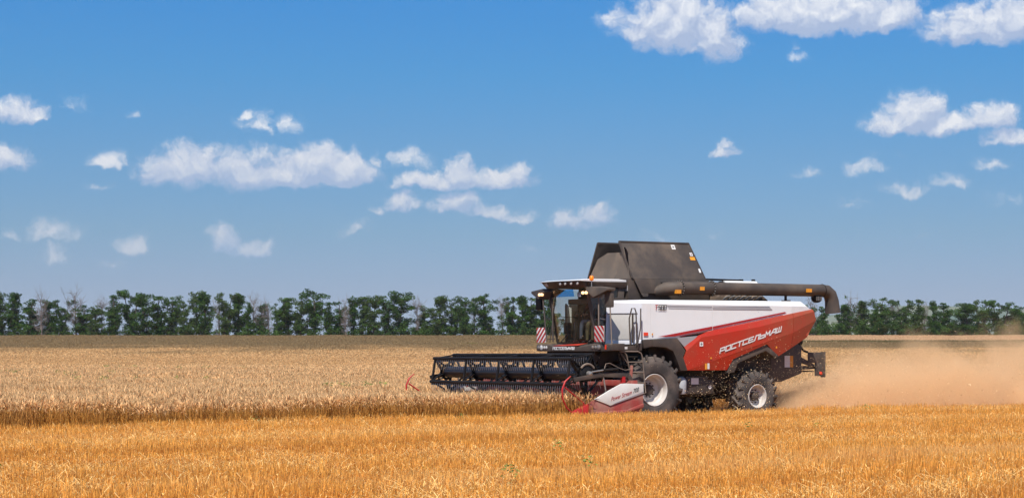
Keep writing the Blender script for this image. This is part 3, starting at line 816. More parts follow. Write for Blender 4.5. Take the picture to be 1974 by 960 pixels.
# tool box with fluid bottle between the wheels
tb = part('battery_box', MB().hexa([(-1.30, 1.5, .82), (-2.28, 1.5, .82), (-2.28, 1.5, 1.18), (-1.30, 1.5, 1.30), (-1.30, 1.1, .82), (-2.28, 1.1, .82), (-2.28, 1.1, 1.18), (-1.30, 1.1, 1.30)])
          .span(-1.3, -2.1, 1.12, 1.47, 1.2, 1.30), DARK, bevel=.03)
sticker(-1.60, 1.51, 1.17, .26, .17, WHITED, tb, 'data_label')
MB().lathe([(0, .02), (.0, .05), (.012, .05), (.012, .02)], (-2.14, 1.49, 1.0), 16).build('filler_cap', WHITED, tb)
MB().tube([(-1.12, 1.50, .82), (-1.12, 1.50, .86), (-1.12, 1.50, 1.20), (-1.12, 1.50, 1.26), (-1.12, 1.50, 1.30)], [.13, .15, .15, .11, .05], 18).build('fluid_bottle', BLUEGREY, tb, 0, 40)
for k_ in range(4): MB().box((-1.35 - .17 * k_, 1.503, .90), (.022, .012, .022)).build('bolt_head', STEEL, tb)

# platform, ladder, hand rails
pf = part('platform', MB().span(.45, 1.38, .95, 1.76, 2.0, 2.14).span(.45, .60, 1.68, 1.80, 2.0, 2.2), DARK, bevel=.01)
sticker(1.05, 1.765, 2.07, .28, .06, WHITED, pf, 'number_plate'); sticker(1.33, 1.77, 2.09, .08, .08, REDLENS, pf, 'marker_light')
ld = empty('ladder', (0, 0, 0), 0, HV)
rl = MB()
rl.tube([(1.27, 1.9, 1.97), (1.13, 1.9, 1.965), (1.045, 1.9, 1.88), (.84, 1.9, 1.10)], .020, 8)
rl.tube([(1.27, 1.9, 1.975), (.66, 1.9, 1.975), (.56, 1.9, 1.93), (.52, 1.9, 1.83), (.40, 1.9, .88), (.50, 1.9, .86)], .020, 8)
rl.tube([(1.24, 1.9, 1.93), (1.0, 1.9, 1.66)], .012, 6)
rl.build('ladder_rail', TUBEBRN, ld, 0, 50)
for z_ in (1.695, 1.425, 1.14):
    xa = 1.045 - (1.88 - z_) * .263; xb = .52 - (1.83 - z_) * .126
    MB().tube([(xa, 1.9, z_), (xb, 1.9, z_)], .018, 8).build('rung', TUBEBRN, ld, 0, 50)
for z_ in (1.85, 1.62, 1.38, 1.15):
    st = MB().span(.35 + (z_ - 1.1) * .22, .82 + (z_ - 1.1) * .22, 1.42, 1.70, z_ - .02, z_)
    for a_ in (0, 1, 2):
        for b_ in (0, 1): st.span(.42 + .13 * a_ + (z_ - 1.1) * .22, .50 + .13 * a_ + (z_ - 1.1) * .22, 1.40, 1.41, z_ - .09 - .07 * b_, z_ - .045 - .07 * b_)
    st.build('step', CHASSIS, ld)
sb = MB()
for a_ in range(3): sb.bar((.78 + .11 * a_ - .3, 1.40, 1.06), (.90 + .11 * a_ - .2, 1.40, 1.92), .05, .02)
sb.build('step_side', paint('step_plate', (.10, .09, .085), .6, .5), ld)
part('hand_rail', MB().tube([(.62, 1.80, 2.15), (.62, 1.76, 3.02), (.66, 1.76, 3.12), (.74, 1.73, 3.12), (.80, 1.70, 2.85), (.78, 1.72, 2.15)], .019, 8, caps=True)
     .tube([(.66, 1.88, 2.15), (.56, 1.88, 2.6), (.54, 1.86, 3.12)], .017, 8).bar((.70, 1.72, 2.2), (.70, 1.72, 3.0), .05, .02), DARK, ang=50)

# ------------------------------------------------------------------ cab
FLOOR = 2.16
part('cab_floor', MB().span(.42, 1.40, -.90, .90, 2.05, 2.18), INTERIOR, bevel=.01)
part('cab_rear_wall', MB().hexa([(.42, -.90, 2.17), (.42, .90, 2.17), (.60, .90, 2.17), (.60, -.90, 2.17), (.36, -.90, 3.72), (.36, .90, 3.72), (.42, .90, 3.72), (.42, -.90, 3.72)]), BROWN, bevel=.01)
fr_ = MB()
for s in (1, -1):
    fr_.bar((1.27, s * .89, 2.19), (1.60, s * .89, 3.70), .055, .08, (1, 0, 0))
    fr_.bar((.60, s * .90, 2.17), (.46, s * .90, 3.70), .05, .20, (1, 0, 0))
    fr_.bar((.60, s * .90, 2.20), (1.27, s * .90, 2.20), .05, .08)
fr_.bar((1.27, -.89, 2.20), (1.27, .89, 2.20), .07, .07)
part('cab_frame', fr_, BROWN, bevel=.01)
# curved windscreen: rows of points bowed forward
rows = []
for zt in (0, .25, .5, .75, 1.0):
    row = []
    for k_ in range(9):
        u = -1 + k_ / 4.0
        row.append((1.30 + .31 * zt + .17 * (1 - u * u), u * .86, 2.22 + 1.46 * zt))
    rows.append(row)
V = [p for r_ in rows for p in r_]
wsb = MB(); F_ = [(a * 9 + b, a * 9 + b + 1, (a + 1) * 9 + b + 1, (a + 1) * 9 + b) for a in range(4) for b in range(8)]
wsb.add(V, F_)
wsd = part('windscreen', wsb, GLASS, ang=60)
bl = []
for zt in (.845, .975):
    for k_ in range(9):
        u = -1 + k_ / 4.0 * (.80 if k_ else 1); u = -1 + (k_ / 8.0) * 1.5
        bl.append((1.30 + .31 * zt + .17 * (1 - u * u) - .012, u * .85, 2.22 + 1.46 * zt))
MB().add(bl, [(b, b + 1, 10 + b, 9 + b) for b in range(8)]).build('sun_strip', BLUESTRIP, wsd, 0, 60)
sticker(1.66, .62, 3.50, .16, .12, GREYD, wsd, 'inspection_sticker', 'x')
for s in (1, -1):
    dr = part('cab_door', MB().plate([(1.24, s * .90, 2.24), (.68, s * .90, 2.24), (.56, s * .905, 3.66), (1.53, s * .905, 3.66)], .008), SIDEGLASS)
    MB().bar((1.19, s * .93, 2.86), (1.02, s * .93, 2.84), .03, .03).build('door_handle', STEEL, dr)
    MB().bar((1.18, s * .912, 2.93), (.66, s * .912, 2.93), .012, .015).build('door_bar', DARK, dr)
# roof with sun visor
rf = part('cab_roof', MB().prism([(.34, 3.90), (.60, 3.925), (1.60, 3.915), (1.86, 3.87), (1.84, 3.855), (1.4, 3.84), (.34, 3.85)], -.93, .97), WHITE, bevel=.015)
MB().hexa([(.34, -.93, 3.69), (.34, .98, 3.69), (.34, 1.0, 3.848), (.34, -.95, 3.848), (1.55, -.90, 3.70), (1.55, .92, 3.70), (1.62, 1.0, 3.838), (1.62, -.95, 3.838)]).build('roof_lining', DARK, rf, .01)
vis = MB()
ns = 12; top = []; bot = []
for k_ in range(ns + 1):
    u = -1 + 2 * k_ / ns; bow = .22 * (1 - u * u)
    top.append((1.80 + bow, u * .96, 3.865)); bot.append((1.66 + bow, u * .88, 3.69))
vt = []
for k_ in range(ns + 1):
    vt += [top[k_], bot[k_], (1.50, bot[k_][1], 3.69), (1.50, top[k_][1], 3.85)]
fs_ = []
for k_ in range(ns):
    a = k_ * 4
    for j in range(4): fs_.append((a + j, a + (j + 1) % 4, a + 4 + (j + 1) % 4, a + 4 + j))
fs_ += [(0, 1, 2, 3), (ns * 4 + 3, ns * 4 + 2, ns * 4 + 1, ns * 4)]
vis.add(vt, fs_); vis.build('roof_visor', DARK, rf, .008, 35)
for y_ in (.17, .36, .56, .76):
    bow = .22 * (1 - (y_ / .93) ** 2)
    MB().lathe([(-.015, .05), (.012, .05), (.02, .035), (.022, .005)], (1.745 + bow, y_, 3.805), 16, 'x').build('roof_lamp', LENS, rf, 0, 40)
for y_ in (-.66, -.55):
    bow = .22 * (1 - (y_ / .93) ** 2)
    MB().box((1.735 + bow, y_, 3.80), (.05, .05, .11), ('Y', .5)).build('roof_lamp', LENS, rf, .01)
# beacon
bc = part('beacon', MB().tube([(1.60, 1.10, 3.70), (1.60, 1.10, 3.86)], .014, 8), STEEL, ang=50)
MB().lathe([(.0, .04), (.02, .055), (.07, .058), (.11, .05), (.13, .025), (.135, .002)], (1.60, 1.10, 3.86), 18, 'z').build('beacon_lens', BEACON, bc, 0, 60)

# light pods on both sides with mirrors
for s in (1, -1):
    y0_, y1_ = (.72, 1.82) if s == 1 else (-.50, -1.70)
    ym = y0_ + (y1_ - y0_) * .42
    pd = MB().add([(1.50, y0_, 3.66), (1.50, y0_, 3.58), (1.62, y1_, 3.645), (1.62, y1_, 3.585), (1.72, ym, 3.70), (1.56, ym - .1 * s, 3.40), (1.74, ym + .18 * s, 3.41),
                   (1.30, y0_, 3.66), (1.34, y1_, 3.65), (1.34, y1_, 3.585), (1.35, ym, 3.42), (1.30, ym, 3.71), (1.78, ym - .1 * s, 3.60)],
                  [(0, 1, 5, 12), (0, 12, 4), (12, 5, 6), (12, 6, 4), (4, 6, 3, 2), (2, 3, 9, 8), (0, 4, 11, 7), (4, 2, 8, 11), (1, 10, 5), (5, 10, 6), (6, 10, 9, 3), (7, 11, 10, 1), (0, 7, 1), (11, 8, 9, 10)])
    po = part('light_pod', pd, BROWN if s == 1 else DARK, bevel=.012)
    for dy in ((.16, .31) if s == 1 else (.42, .54)):
        y_ = .78 + dy * 1.0 if s == 1 else -1.42 + dy - .08
        xx = 1.775 if s == 1 else 1.775
        MB().lathe([(-.03, .040), (.016, .040), (.030, .024), (.034, .003)], (xx, y_, 3.535), 16, 'x').build('work_lamp', LAMP_ON, po, 0, 40)
    # mirror
    my = 1.64 if s == 1 else -1.56
    mz = (3.14, 3.55) if s == 1 else (3.13, 3.52)
    mr = part('mirror', MB().span(1.36, 1.48, my - .14, my + .14, mz[0], mz[1]), BROWN if s == 1 else BLACK, bevel=.03)
    MB().box((1.357, my, sum(mz) / 2), (.004, .22, .34)).build('mirror_glass', STEEL, mr)
    MB().tube([(1.42, my, mz[1]), (1.45, my, mz[1] + .06)], .015, 8).build('mirror_arm', DARK, mr)
    # rods that hold the pods
    rd = MB()
    if s == 1:
        rd.tube([(1.55, 1.34, 3.44), (1.62, 1.45, 2.66)], .018, 8).tube([(1.45, 1.72, 3.15), (1.55, 1.93, 2.16)], .018, 8).tube([(1.62, 1.45, 2.66), (1.62, 1.5, 2.15)], .014, 8)
    else:
        rd.tube([(1.70, -1.02, 3.42), (1.75, -.76, 2.26)], .022, 8).tube([(1.68, -.60, 3.44), (1.75, -.46, 2.24)], .022, 8).tube([(1.6, -.54, 3.5), (1.72, -.66, 2.22)], .014, 8).tube([(1.72, -.78, 2.32), (1.72, -.42, 2.32)], .014, 8).tube([(1.72, -.56, 2.85), (1.72, -.9, 2.85)], .008, 6)
    part('pod_strut', rd, TUBEBRN if s == 1 else DARK, ang=50)
    # striped warning board
    by = 1.61 if s == 1 else -1.06
    bw, bh, bz = (.42, .42, 2.44) if s == 1 else (.43, .41, 2.43)
    bd = part('warning_board', MB().box((1.72, by, bz), (.02, bw, bh)), paint('board_white%d' % s, (.62, .57, .54) if s == 1 else (.78, .74, .72), .5, .3 if s == 1 else .1), bevel=.004)
    stp = MB(); nst = 5; per = (bw + bh) / nst
    for k_ in range(nst):
        a0 = k_ * per + per * .10; a1 = a0 + per * .52
        # clip a diagonal band u + v in [a0, a1] (or u - v) to the board
        def clip(poly, f):
            out_ = []
            for i_ in range(len(poly)):
                p_, q_ = poly[i_], poly[(i_ + 1) % len(poly)]; fp_, fq_ = f(p_), f(q_)
                if fp_ >= 0: out_.append(p_)
                if (fp_ >= 0) != (fq_ >= 0):
                    t = fp_ / (fp_ - fq_); out_.append((p_[0] + (q_[0] - p_[0]) * t, p_[1] + (q_[1] - p_[1]) * t))
            return out_
        pl = [(0, 0), (bw, 0), (bw, bh), (0, bh)]
        w_ = (lambda p: p[0] + p[1]) if s == 1 else (lambda p: p[0] + (bh - p[1]))
        pl = clip(pl, lambda p: w_(p) - a0); pl = clip(pl, lambda p: a1 - w_(p)) if pl else pl
        if len(pl) > 2: stp.prism([(by - bw / 2 + a, bz - bh / 2 + b) for a, b in pl], 1.7301, 1.7335, axis='x')
    stp.build('red_stripes', REDD, bd)

# lower light bar under the windscreen
lb = MB()
prof_pts = []
N_ = 14
for k_ in range(N_ + 1):
    y_ = -1.22 + (2.02 + 1.22) * k_ / N_
    end = 1 if (y_ < -1.1 or y_ > 1.9) else 0
    dz = 0.0
    if y_ > .75: dz = .0
    xf = 1.76 + .12 * math.cos(max(-1, min(1, y_ / 1.3)) * math.pi / 2) - (.12 if y_ > 1.7 else 0) * 1.0
    zt = 2.185 if (y_ < -.42 or y_ > 1.2) else (2.125 if y_ < .95 else 2.155)
    zb = 1.985 + (.02 if end else 0)
    prof_pts.append(((xf, y_, zb + .0), (xf, y_, zt - .03), (xf - .06, y_, zt), (xf - .45, y_, zt), (xf - .45, y_, zb)))
vt = [p for q in prof_pts for p in q]; fs_ = []
for k_ in range(N_):
    a = k_ * 5
    for j in range(5): fs_.append((a + j, a + (j + 1) % 5, a + 5 + (j + 1) % 5, a + 5 + j))
fs_ += [(4, 3, 2, 1, 0), tuple(N_ * 5 + j for j in range(5))]
lb.add(vt, fs_)
lbo = part('front_light_bar', lb, DARK, bevel=.01, ang=25)
lx = lambda y_: 1.76 + .12 * math.cos(max(-1, min(1, y_ / 1.3)) * math.pi / 2)
for y_, r_, mt in ((-1.085, .055, LENSD), (-.92, .070, LENS), (-.755, .045, LENS), (-.635, .045, LENS), (1.37, .05, LENSD), (1.50, .05, LENSD), (1.63, .065, LENSD)):
    MB().lathe([(-.02, r_), (.010, r_), (.022, r_ * .7), (.026, .003)], (lx(y_), y_, 2.085), 16, 'x').build('headlight', mt, lbo, 0, 40)
sticker(1.652, 1.79, 2.09, .07, .12, REDLENS, lbo, 'marker_light', 'x')
MB().hexa([(1.86, -.30, 2.13), (1.84, .80, 2.14), (1.62, .95, 2.20), (1.62, -.35, 2.16), (1.86, -.30, 2.127), (1.84, .80, 2.135), (1.60, .95, 2.19), (1.6, -.35, 2.15)]).build('red_trim', RED, lbo)
mbn = MB()
for q in letters('РОСТСЕЛЬМАШ', .95, .062, .017, slant=.2):
    P = [(lx(-.30 + a) + .006, -.30 + a, 2.033 + b) for a, b in q]
    mbn.hexa(P + [(p[0] - .006, p[1], p[2]) for p in P])
mbn.build('lettering', WHITED, lbo)
part('wiper', MB().bar((1.56, -.35, 2.24), (1.60, .15, 2.55), .015, .02), BLACK)

# inside the cab
cs = part('driver_seat', MB().box((.86, .10, 2.62), (.46, .46, .12)).box((.64, .10, 2.92), (.12, .44, .60), ('Y', -.12)).box((.86, .10, 2.38), (.3, .3, .36)).box((.60, .10, 3.27), (.08, .26, .16)), FABRIC, bevel=.03)
part('passenger_seat', MB().box((.82, .62, 2.56), (.38, .32, .10)).box((.64, .62, 2.82), (.08, .32, .50), ('Y', -.1)).box((.82, .62, 2.36), (.25, .2, .30)), FABRIC, bevel=.02)
scn = part('steering_column', MB().bar((1.36, .02, 2.18), (1.24, .02, 2.86), .11, .14, (1, 0, 0)), INTERIOR, bevel=.02)
whl = [(1.22 + .06 * math.sin(t), .02 + .19 * math.cos(t), 2.90 + .17 * math.sin(t)) for t in [k * math.pi / 10 for k in range(21)]]
MB().tube(whl, .016, 8).bar((1.22, -.16, 2.90), (1.22, .20, 2.90), .02, .02).build('steering_wheel', BLACK, scn, 0, 50)
part('control_console', MB().box((.95, -.30, 2.72), (.45, .14, .12)).box((1.15, -.62, 2.62), (.12, .22, .30)).box((.9, -.30, 2.45), (.3, .12, .5)), INTERIOR, bevel=.02)

# ------------------------------------------------------------------ header
SH = .028  # the table sits a touch askew to the machine


def hx(x, y, z): return (x + SH * y * .8 - .03, y, z)


# feeder house
part('feeder_house', MB().hexa([(.5, -.70, 1.15), (.5, .70, 1.15), (.5, .70, 1.95), (.5, -.70, 1.95), (2.0, -.65, .42), (2.0, .65, .42), (2.0, .65, 1.12), (2.0, -.65, 1.12)]), CHASSIS, bevel=.02)
und = MB()
ru = random.Random(5)
for k_ in range(26):
    x_ = .5 + ru.random() * 1.3; y_ = ru.choice((-1, 1)) * (.75 + ru.random() * .5)
    und.box((x_, y_, 1.0 + ru.random() * .85), (.06 + ru.random() * .25, .06, .05 + ru.random() * .25), ('Y', ru.uniform(-1, 1)))
for k_ in range(6): und.tube([(.6, .8 + .05 * k_, 1.9), (1.1 + .1 * k_, .85 + .06 * k_, 1.5 - .05 * k_), (1.8, .9 + .03 * k_, 1.25), (2.0, .95 + .05 * k_, 1.2)], .015, 6)
und.span(.45, 1.5, -1.1, 1.1, 1.72, 2.04)
part('front_undercarriage', und, CHASSIS)
# table: back sheet, floor, top beam
tbm = MB()
tbm.hexa([hx(1.98, -3.62, .30), hx(1.98, 3.62, .30), hx(2.12, 3.62, 1.10), hx(2.12, -3.62, 1.10), hx(1.94, -3.62, .30), hx(1.94, 3.62, .30), hx(2.06, 3.62, 1.10), hx(2.06, -3.62, 1.10)])
tbm.hexa([hx(1.96, -3.62, .26), hx(1.96, 3.62, .26), hx(3.55, 3.62, .20), hx(3.55, -3.62, .20), hx(1.96, -3.62, .31), hx(1.96, 3.62, .31), hx(3.55, 3.62, .22), hx(3.55, -3.62, .22)])
hf = part('header_table', tbm, REDH, bevel=.005)
MB().hexa([hx(1.98, -3.66, 1.10), hx(1.98, 3.66, 1.10), hx(2.20, 3.66, 1.10), hx(2.20, -3.66, 1.10), hx(1.98, -3.66, 1.24), hx(1.98, 3.66, 1.24), hx(2.20, 3.66, 1.24), hx(2.20, -3.66, 1.24)]).build('top_beam', REDH, hf, .01)
kb = MB(); 
for k_ in range(90):
    y_ = -3.5 + 7.0 * k_ / 89
    kb.add([hx(3.55, y_ - .025, .19), hx(3.55, y_ + .025, .19), hx(3.72, y_, .20), hx(3.55, y_, .24)], [(0, 1, 2), (1, 3, 2), (3, 0, 2), (0, 3, 1)])
kb.build('cutter_fingers', STEEL, hf)
# auger of the table
am = MB().tube([hx(2.60, -3.58, .58), hx(2.60, 3.58, .58)], .19, 18)
ao = part('header_auger', am, REDH, ang=40)
for sgn in (1, -1):
    fl = MB()
    nT = 12 * 12; last = None
    for k_ in range(nT):
        t = k_ / 12 * 2 * math.pi; y_ = sgn * (3.55 - 3.0 * k_ / nT)
        a = hx(2.60 + .19 * math.cos(t), y_, .58 + .19 * math.sin(t)); b = hx(2.60 + .31 * math.cos(t), y_, .58 + .31 * math.sin(t))
        c_ = hx(2.60 + .31 * math.cos(t), y_ + .008, .58 + .31 * math.sin(t)); d_ = hx(2.60 + .19 * math.cos(t), y_ + .008, .58 + .19 * math.sin(t))
        if last: fl.add([*last, a, b, c_, d_], [(0, 1, 5, 4), (1, 2, 6, 5), (2, 3, 7, 6), (3, 0, 4, 7)])
        last = (a, b, c_, d_)
    fl.build('auger_flight', REDH, ao, 0, 40)
# reel
RC = (3.45, 1.395); RR = .553
rlo = empty('reel', (0, 0, 0), 0, HV)
MB().tube([hx(RC[0], -3.30, RC[1] + .02), hx(RC[0], 3.30, RC[1] + .02)], .155, 24).build('reel_tube', BLUEBLK, rlo, 0, 40)
ANG = [R(45.5 + 72 * k_) for k_ in range(5)]
bpt = lambda a: (RC[0] + RR * math.cos(a), RC[1] + RR * math.sin(a))
for y_ in (-3.34, -1.67, 0, 1.67, 3.30):
    s_ = MB()
    for k_ in range(5):
        p, q = bpt(ANG[k_]), bpt(ANG[(k_ + 1) % 5])
        s_.bar(hx(p[0], y_, p[1]), hx(q[0], y_, q[1]), .035, .075, (0, 1, 0))
        for da in (-.20, .20):
            r0 = .17
            s_.bar(hx(RC[0] + r0 * math.cos(ANG[k_] + da * 2.6), y_, RC[1] + .0 + r0 * math.sin(ANG[k_] + da * 2.6)), hx(p[0] + .02 * math.cos(ANG[k_] + da), y_, p[1]), .020, .12, (0, 1, 0))
        mid = .5
        s_.bar(hx(RC[0] + .33 * math.cos(ANG[k_] - .3), y_, RC[1] + .33 * math.sin(ANG[k_] - .3)), hx(RC[0] + .33 * math.cos(ANG[k_] + .3), y_, RC[1] + .33 * math.sin(ANG[k_] + .3)), .020, .08, (0, 1, 0))
    s_.lathe([(-.03, .16), (-.03, .22), (.03, .22), (.03, .16)], hx(RC[0], y_, RC[1] + .02), 24)
    s_.build('reel_spider', BLACK, rlo, .003)
    if y_ < 3:
        MB().bar(hx(RC[0] + .16, y_ + .03, RC[1] - .03), hx(RC[0] + .47, y_ + .03, RC[1] - .21), .012, .018).bar(hx(RC[0] + .18, y_ + .03, RC[1] - .14), hx(RC[0] + .40, y_ + .03, RC[1] - .26), .012, .018).build('spider_tie', STEEL, rlo)
for k_ in range(5):
    p = bpt(ANG[k_])
    bt = MB().tube([hx(p[0], -3.42, p[1]), hx(p[0], 3.40, p[1])], .045, 8).bar(hx(p[0], -3.38, p[1] - .055), hx(p[0], 3.38, p[1] - .055), .014, .07)
    bo = bt.build('reel_bat', BLACK, rlo, 0, 50)
    tn = MB(); hd = MB()
    for j in range(66):
        y_ = -3.32 + 6.64 * j / 65
        x_, z_ = p
        a, b, c_ = hx(x_ + .012, y_, z_ - .05), hx(x_ + .03, y_, z_ - .16), hx(x_ - .015, y_, z_ - .31)
        tn.tube([a, b, c_], .0055, 4, caps=False)
        tn.box(hx(x_ + .012, y_, z_ - .045), (.012, .026, .03))
    to = tn.build('tines', TINE, bo, 0, 60)
    to['kind'] = 'stuff'
# reel drive on the near end, reel arms, lift struts
dv = MB().lathe([(0, .02), (0, .20), (.05, .20), (.05, .20), (.07, .17), (.08, .06), (.13, .05), (.14, .01)], hx(RC[0] - .06, 3.36, RC[1] + .02), 28)
dvo = part('reel_drive', dv, BLACK, ang=35)
MB().tube([hx(RC[0] - .06 + .24 * math.cos(t), 3.43, RC[1] + .02 + .24 * math.sin(t)) for t in [R(35 + 10 * k_) for k_ in range(12)]], .03, 8).build('chain_guard', TUBEBRN, dvo, 0, 50)
MB().lathe([(0, .01), (0, .07), (.10, .06), (.12, .01)], hx(RC[0] - .06, 3.47, RC[1] + .02), 14).build('hub_motor', STEEL, dvo, 0, 40)
for s in (1, -1):
    ya = s * 3.54
    arm = MB().bar(hx(3.88, ya, 1.27), hx(3.0, ya, 1.39), .07, .10).bar(hx(3.0, ya, 1.39), hx(2.2, ya, 1.36), .08, .12)
    arm.bar(hx(2.2, ya, 1.36), hx(2.06, ya, 1.16), .08, .12)
    aro = part('reel_arm', arm, DARK if s == 1 else BLACK, bevel=.008)
    MB().tube([hx(3.36, ya + s * .05, 1.46), hx(2.86, ya + s * .05, 1.52)], .022, 10).build('shift_cylinder_rod', STEEL, aro, 0, 50)
    MB().tube([hx(3.02, ya + s * .05, 1.50), hx(2.55, ya + s * .05, 1.53)], .035, 10).build('shift_cylinder', BLACK, aro, 0, 50)
    MB().tube([hx(2.98, ya, 1.34), hx(2.85, ya, .72)], .022, 10).build('lift_cylinder', STEEL, aro, 0, 50)
    MB().tube([hx(2.94, ya, .95), hx(2.83, ya, .5)], .04, 10).build('lift_cylinder_body', BLACK, aro, 0, 50)
    if s == 1:
        MB().tube([hx(2.95, ya, 1.52), hx(2.90, ya, 1.66), hx(2.78, ya, 1.68), hx(2.5, ya, 1.56), hx(2.30, ya, 1.50), hx(2.12, ya, 1.52)], .012, 6).build('hydraulic_hose', TUBEBRN, aro, 0, 50)
        MB().tube([hx(3.1, ya, 1.58), hx(3.0, ya, 1.50), hx(2.85, ya, 1.62), hx(2.6, ya, 1.48), hx(2.2, ya, 1.42), hx(2.0, ya, 1.2)], .010, 6).tube([hx(2.4, ya, 1.36), hx(2.42, ya, 1.05), hx(2.35, ya, .9)], .012, 6).build('hydraulic_hose', BLACK, aro, 0, 50)
        MB().span(2.36, 2.46, ya - .04, ya + .04, 1.18, 1.34).bar(hx(2.42, ya, 1.2), hx(2.38, ya, .9), .03, .03).build('arm_bracket', REDB, aro)
    bkt = MB().span(2.02, 2.22, ya - .1, ya + .06, 1.10, 1.20).bar(hx(2.12, ya, 1.15), hx(2.08, ya, 1.62), .05, .06).bar(hx(2.16, ya, 1.18), hx(2.70, ya, 1.0), .05, .06)
    part('arm_post', bkt, REDH, bevel=.006)
# end shields
for s in (1, -1):
    ys_, th = s * 3.70, s * .05
    wt = [(3.423, .774), (2.942, 1.006), (2.588, 1.160), (2.45, 1.166), (1.894, 1.148), (1.883, .908), (2.941, .610), (3.118, .674)]
    rd_ = [(3.652, .663), (3.641, .40), (2.029, .38), (1.883, .552), (1.883, .900), (2.941, .602), (3.118, .666), (3.42, .765)]
    eo_ = part('end_shield', MB().prism(rd_, s * 3.66, ys_), REDH, bevel=.006)
    MB().prism(wt, s * 3.66, s * 3.725).build('white_cover', WHITE2, eo_, .012)
    MB().prism([(2.86, .648), (1.89, .925), (1.89, .965), (2.70, .715), (2.78, .69)], s * 3.722, s * 3.728).build('grey_stripe', GREYD, eo_)
    MB().prism([(2.60, .40), (1.885, .56), (1.885, .66), (2.15, .58), (2.40, .50), (3.36, .47), (3.36, .40)], s * 3.695, s * 3.735).build('shield_rib', REDH, eo_, .02)
    MB().lathe([(0, .045), (s * .03, .045), (s * .03, .02)], (3.18, s * 3.70, .43), 14).build('skid_bolt', BLACK, eo_)
    if s == 1:
        ux = Vector((-1, 0, .262))
        text_mesh('Power Stream', .15, (2.93, 3.731, .725), ux, (0, 0, 1), REDD, 'lettering', eo_, .3, -.001, .78)
        text_mesh('700', .155, (2.235, 3.731, .915), ux, (0, 0, 1), BLACKD, 'lettering', eo_, .3, .0, .80)
    # crop divider
    y_ = s * 3.66
    pt = MB().hexa([(3.65, y_ - .12, .40), (3.65, y_ + .12, .40), (3.65, y_ + .12, .66), (3.65, y_ - .12, .66), (4.12, y_ - .01, .42), (4.12, y_ + .01, .42), (4.12, y_ + .01, .46), (4.12, y_ - .01, .46)])
    po = part('crop_divider', pt, REDB, bevel=.005)
    MB().tube([(4.12, y_ + s * .05, .45), (4.30, y_ + s * .06, .59), (4.42, y_ + s * .07, .81), (4.44, y_ + s * .08, 1.03), (4.35, y_ + s * .08, 1.23), (4.18, y_ + s * .08, 1.36)], [.022, .022, .022, .024, .024, .012], 8).tube([(4.36, y_ + s * .07, 1.09), (3.72, y_, .68)], .02, 8).build('divider_bow', REDB, po, 0, 50)
# ------------------------------------------------------------------ the two people in the cab
SKIN = paint('skin', (.45, .25, .17), .6, .05)
HAIR = paint('dark_hair', (.02, .014, .010), .8, .0)


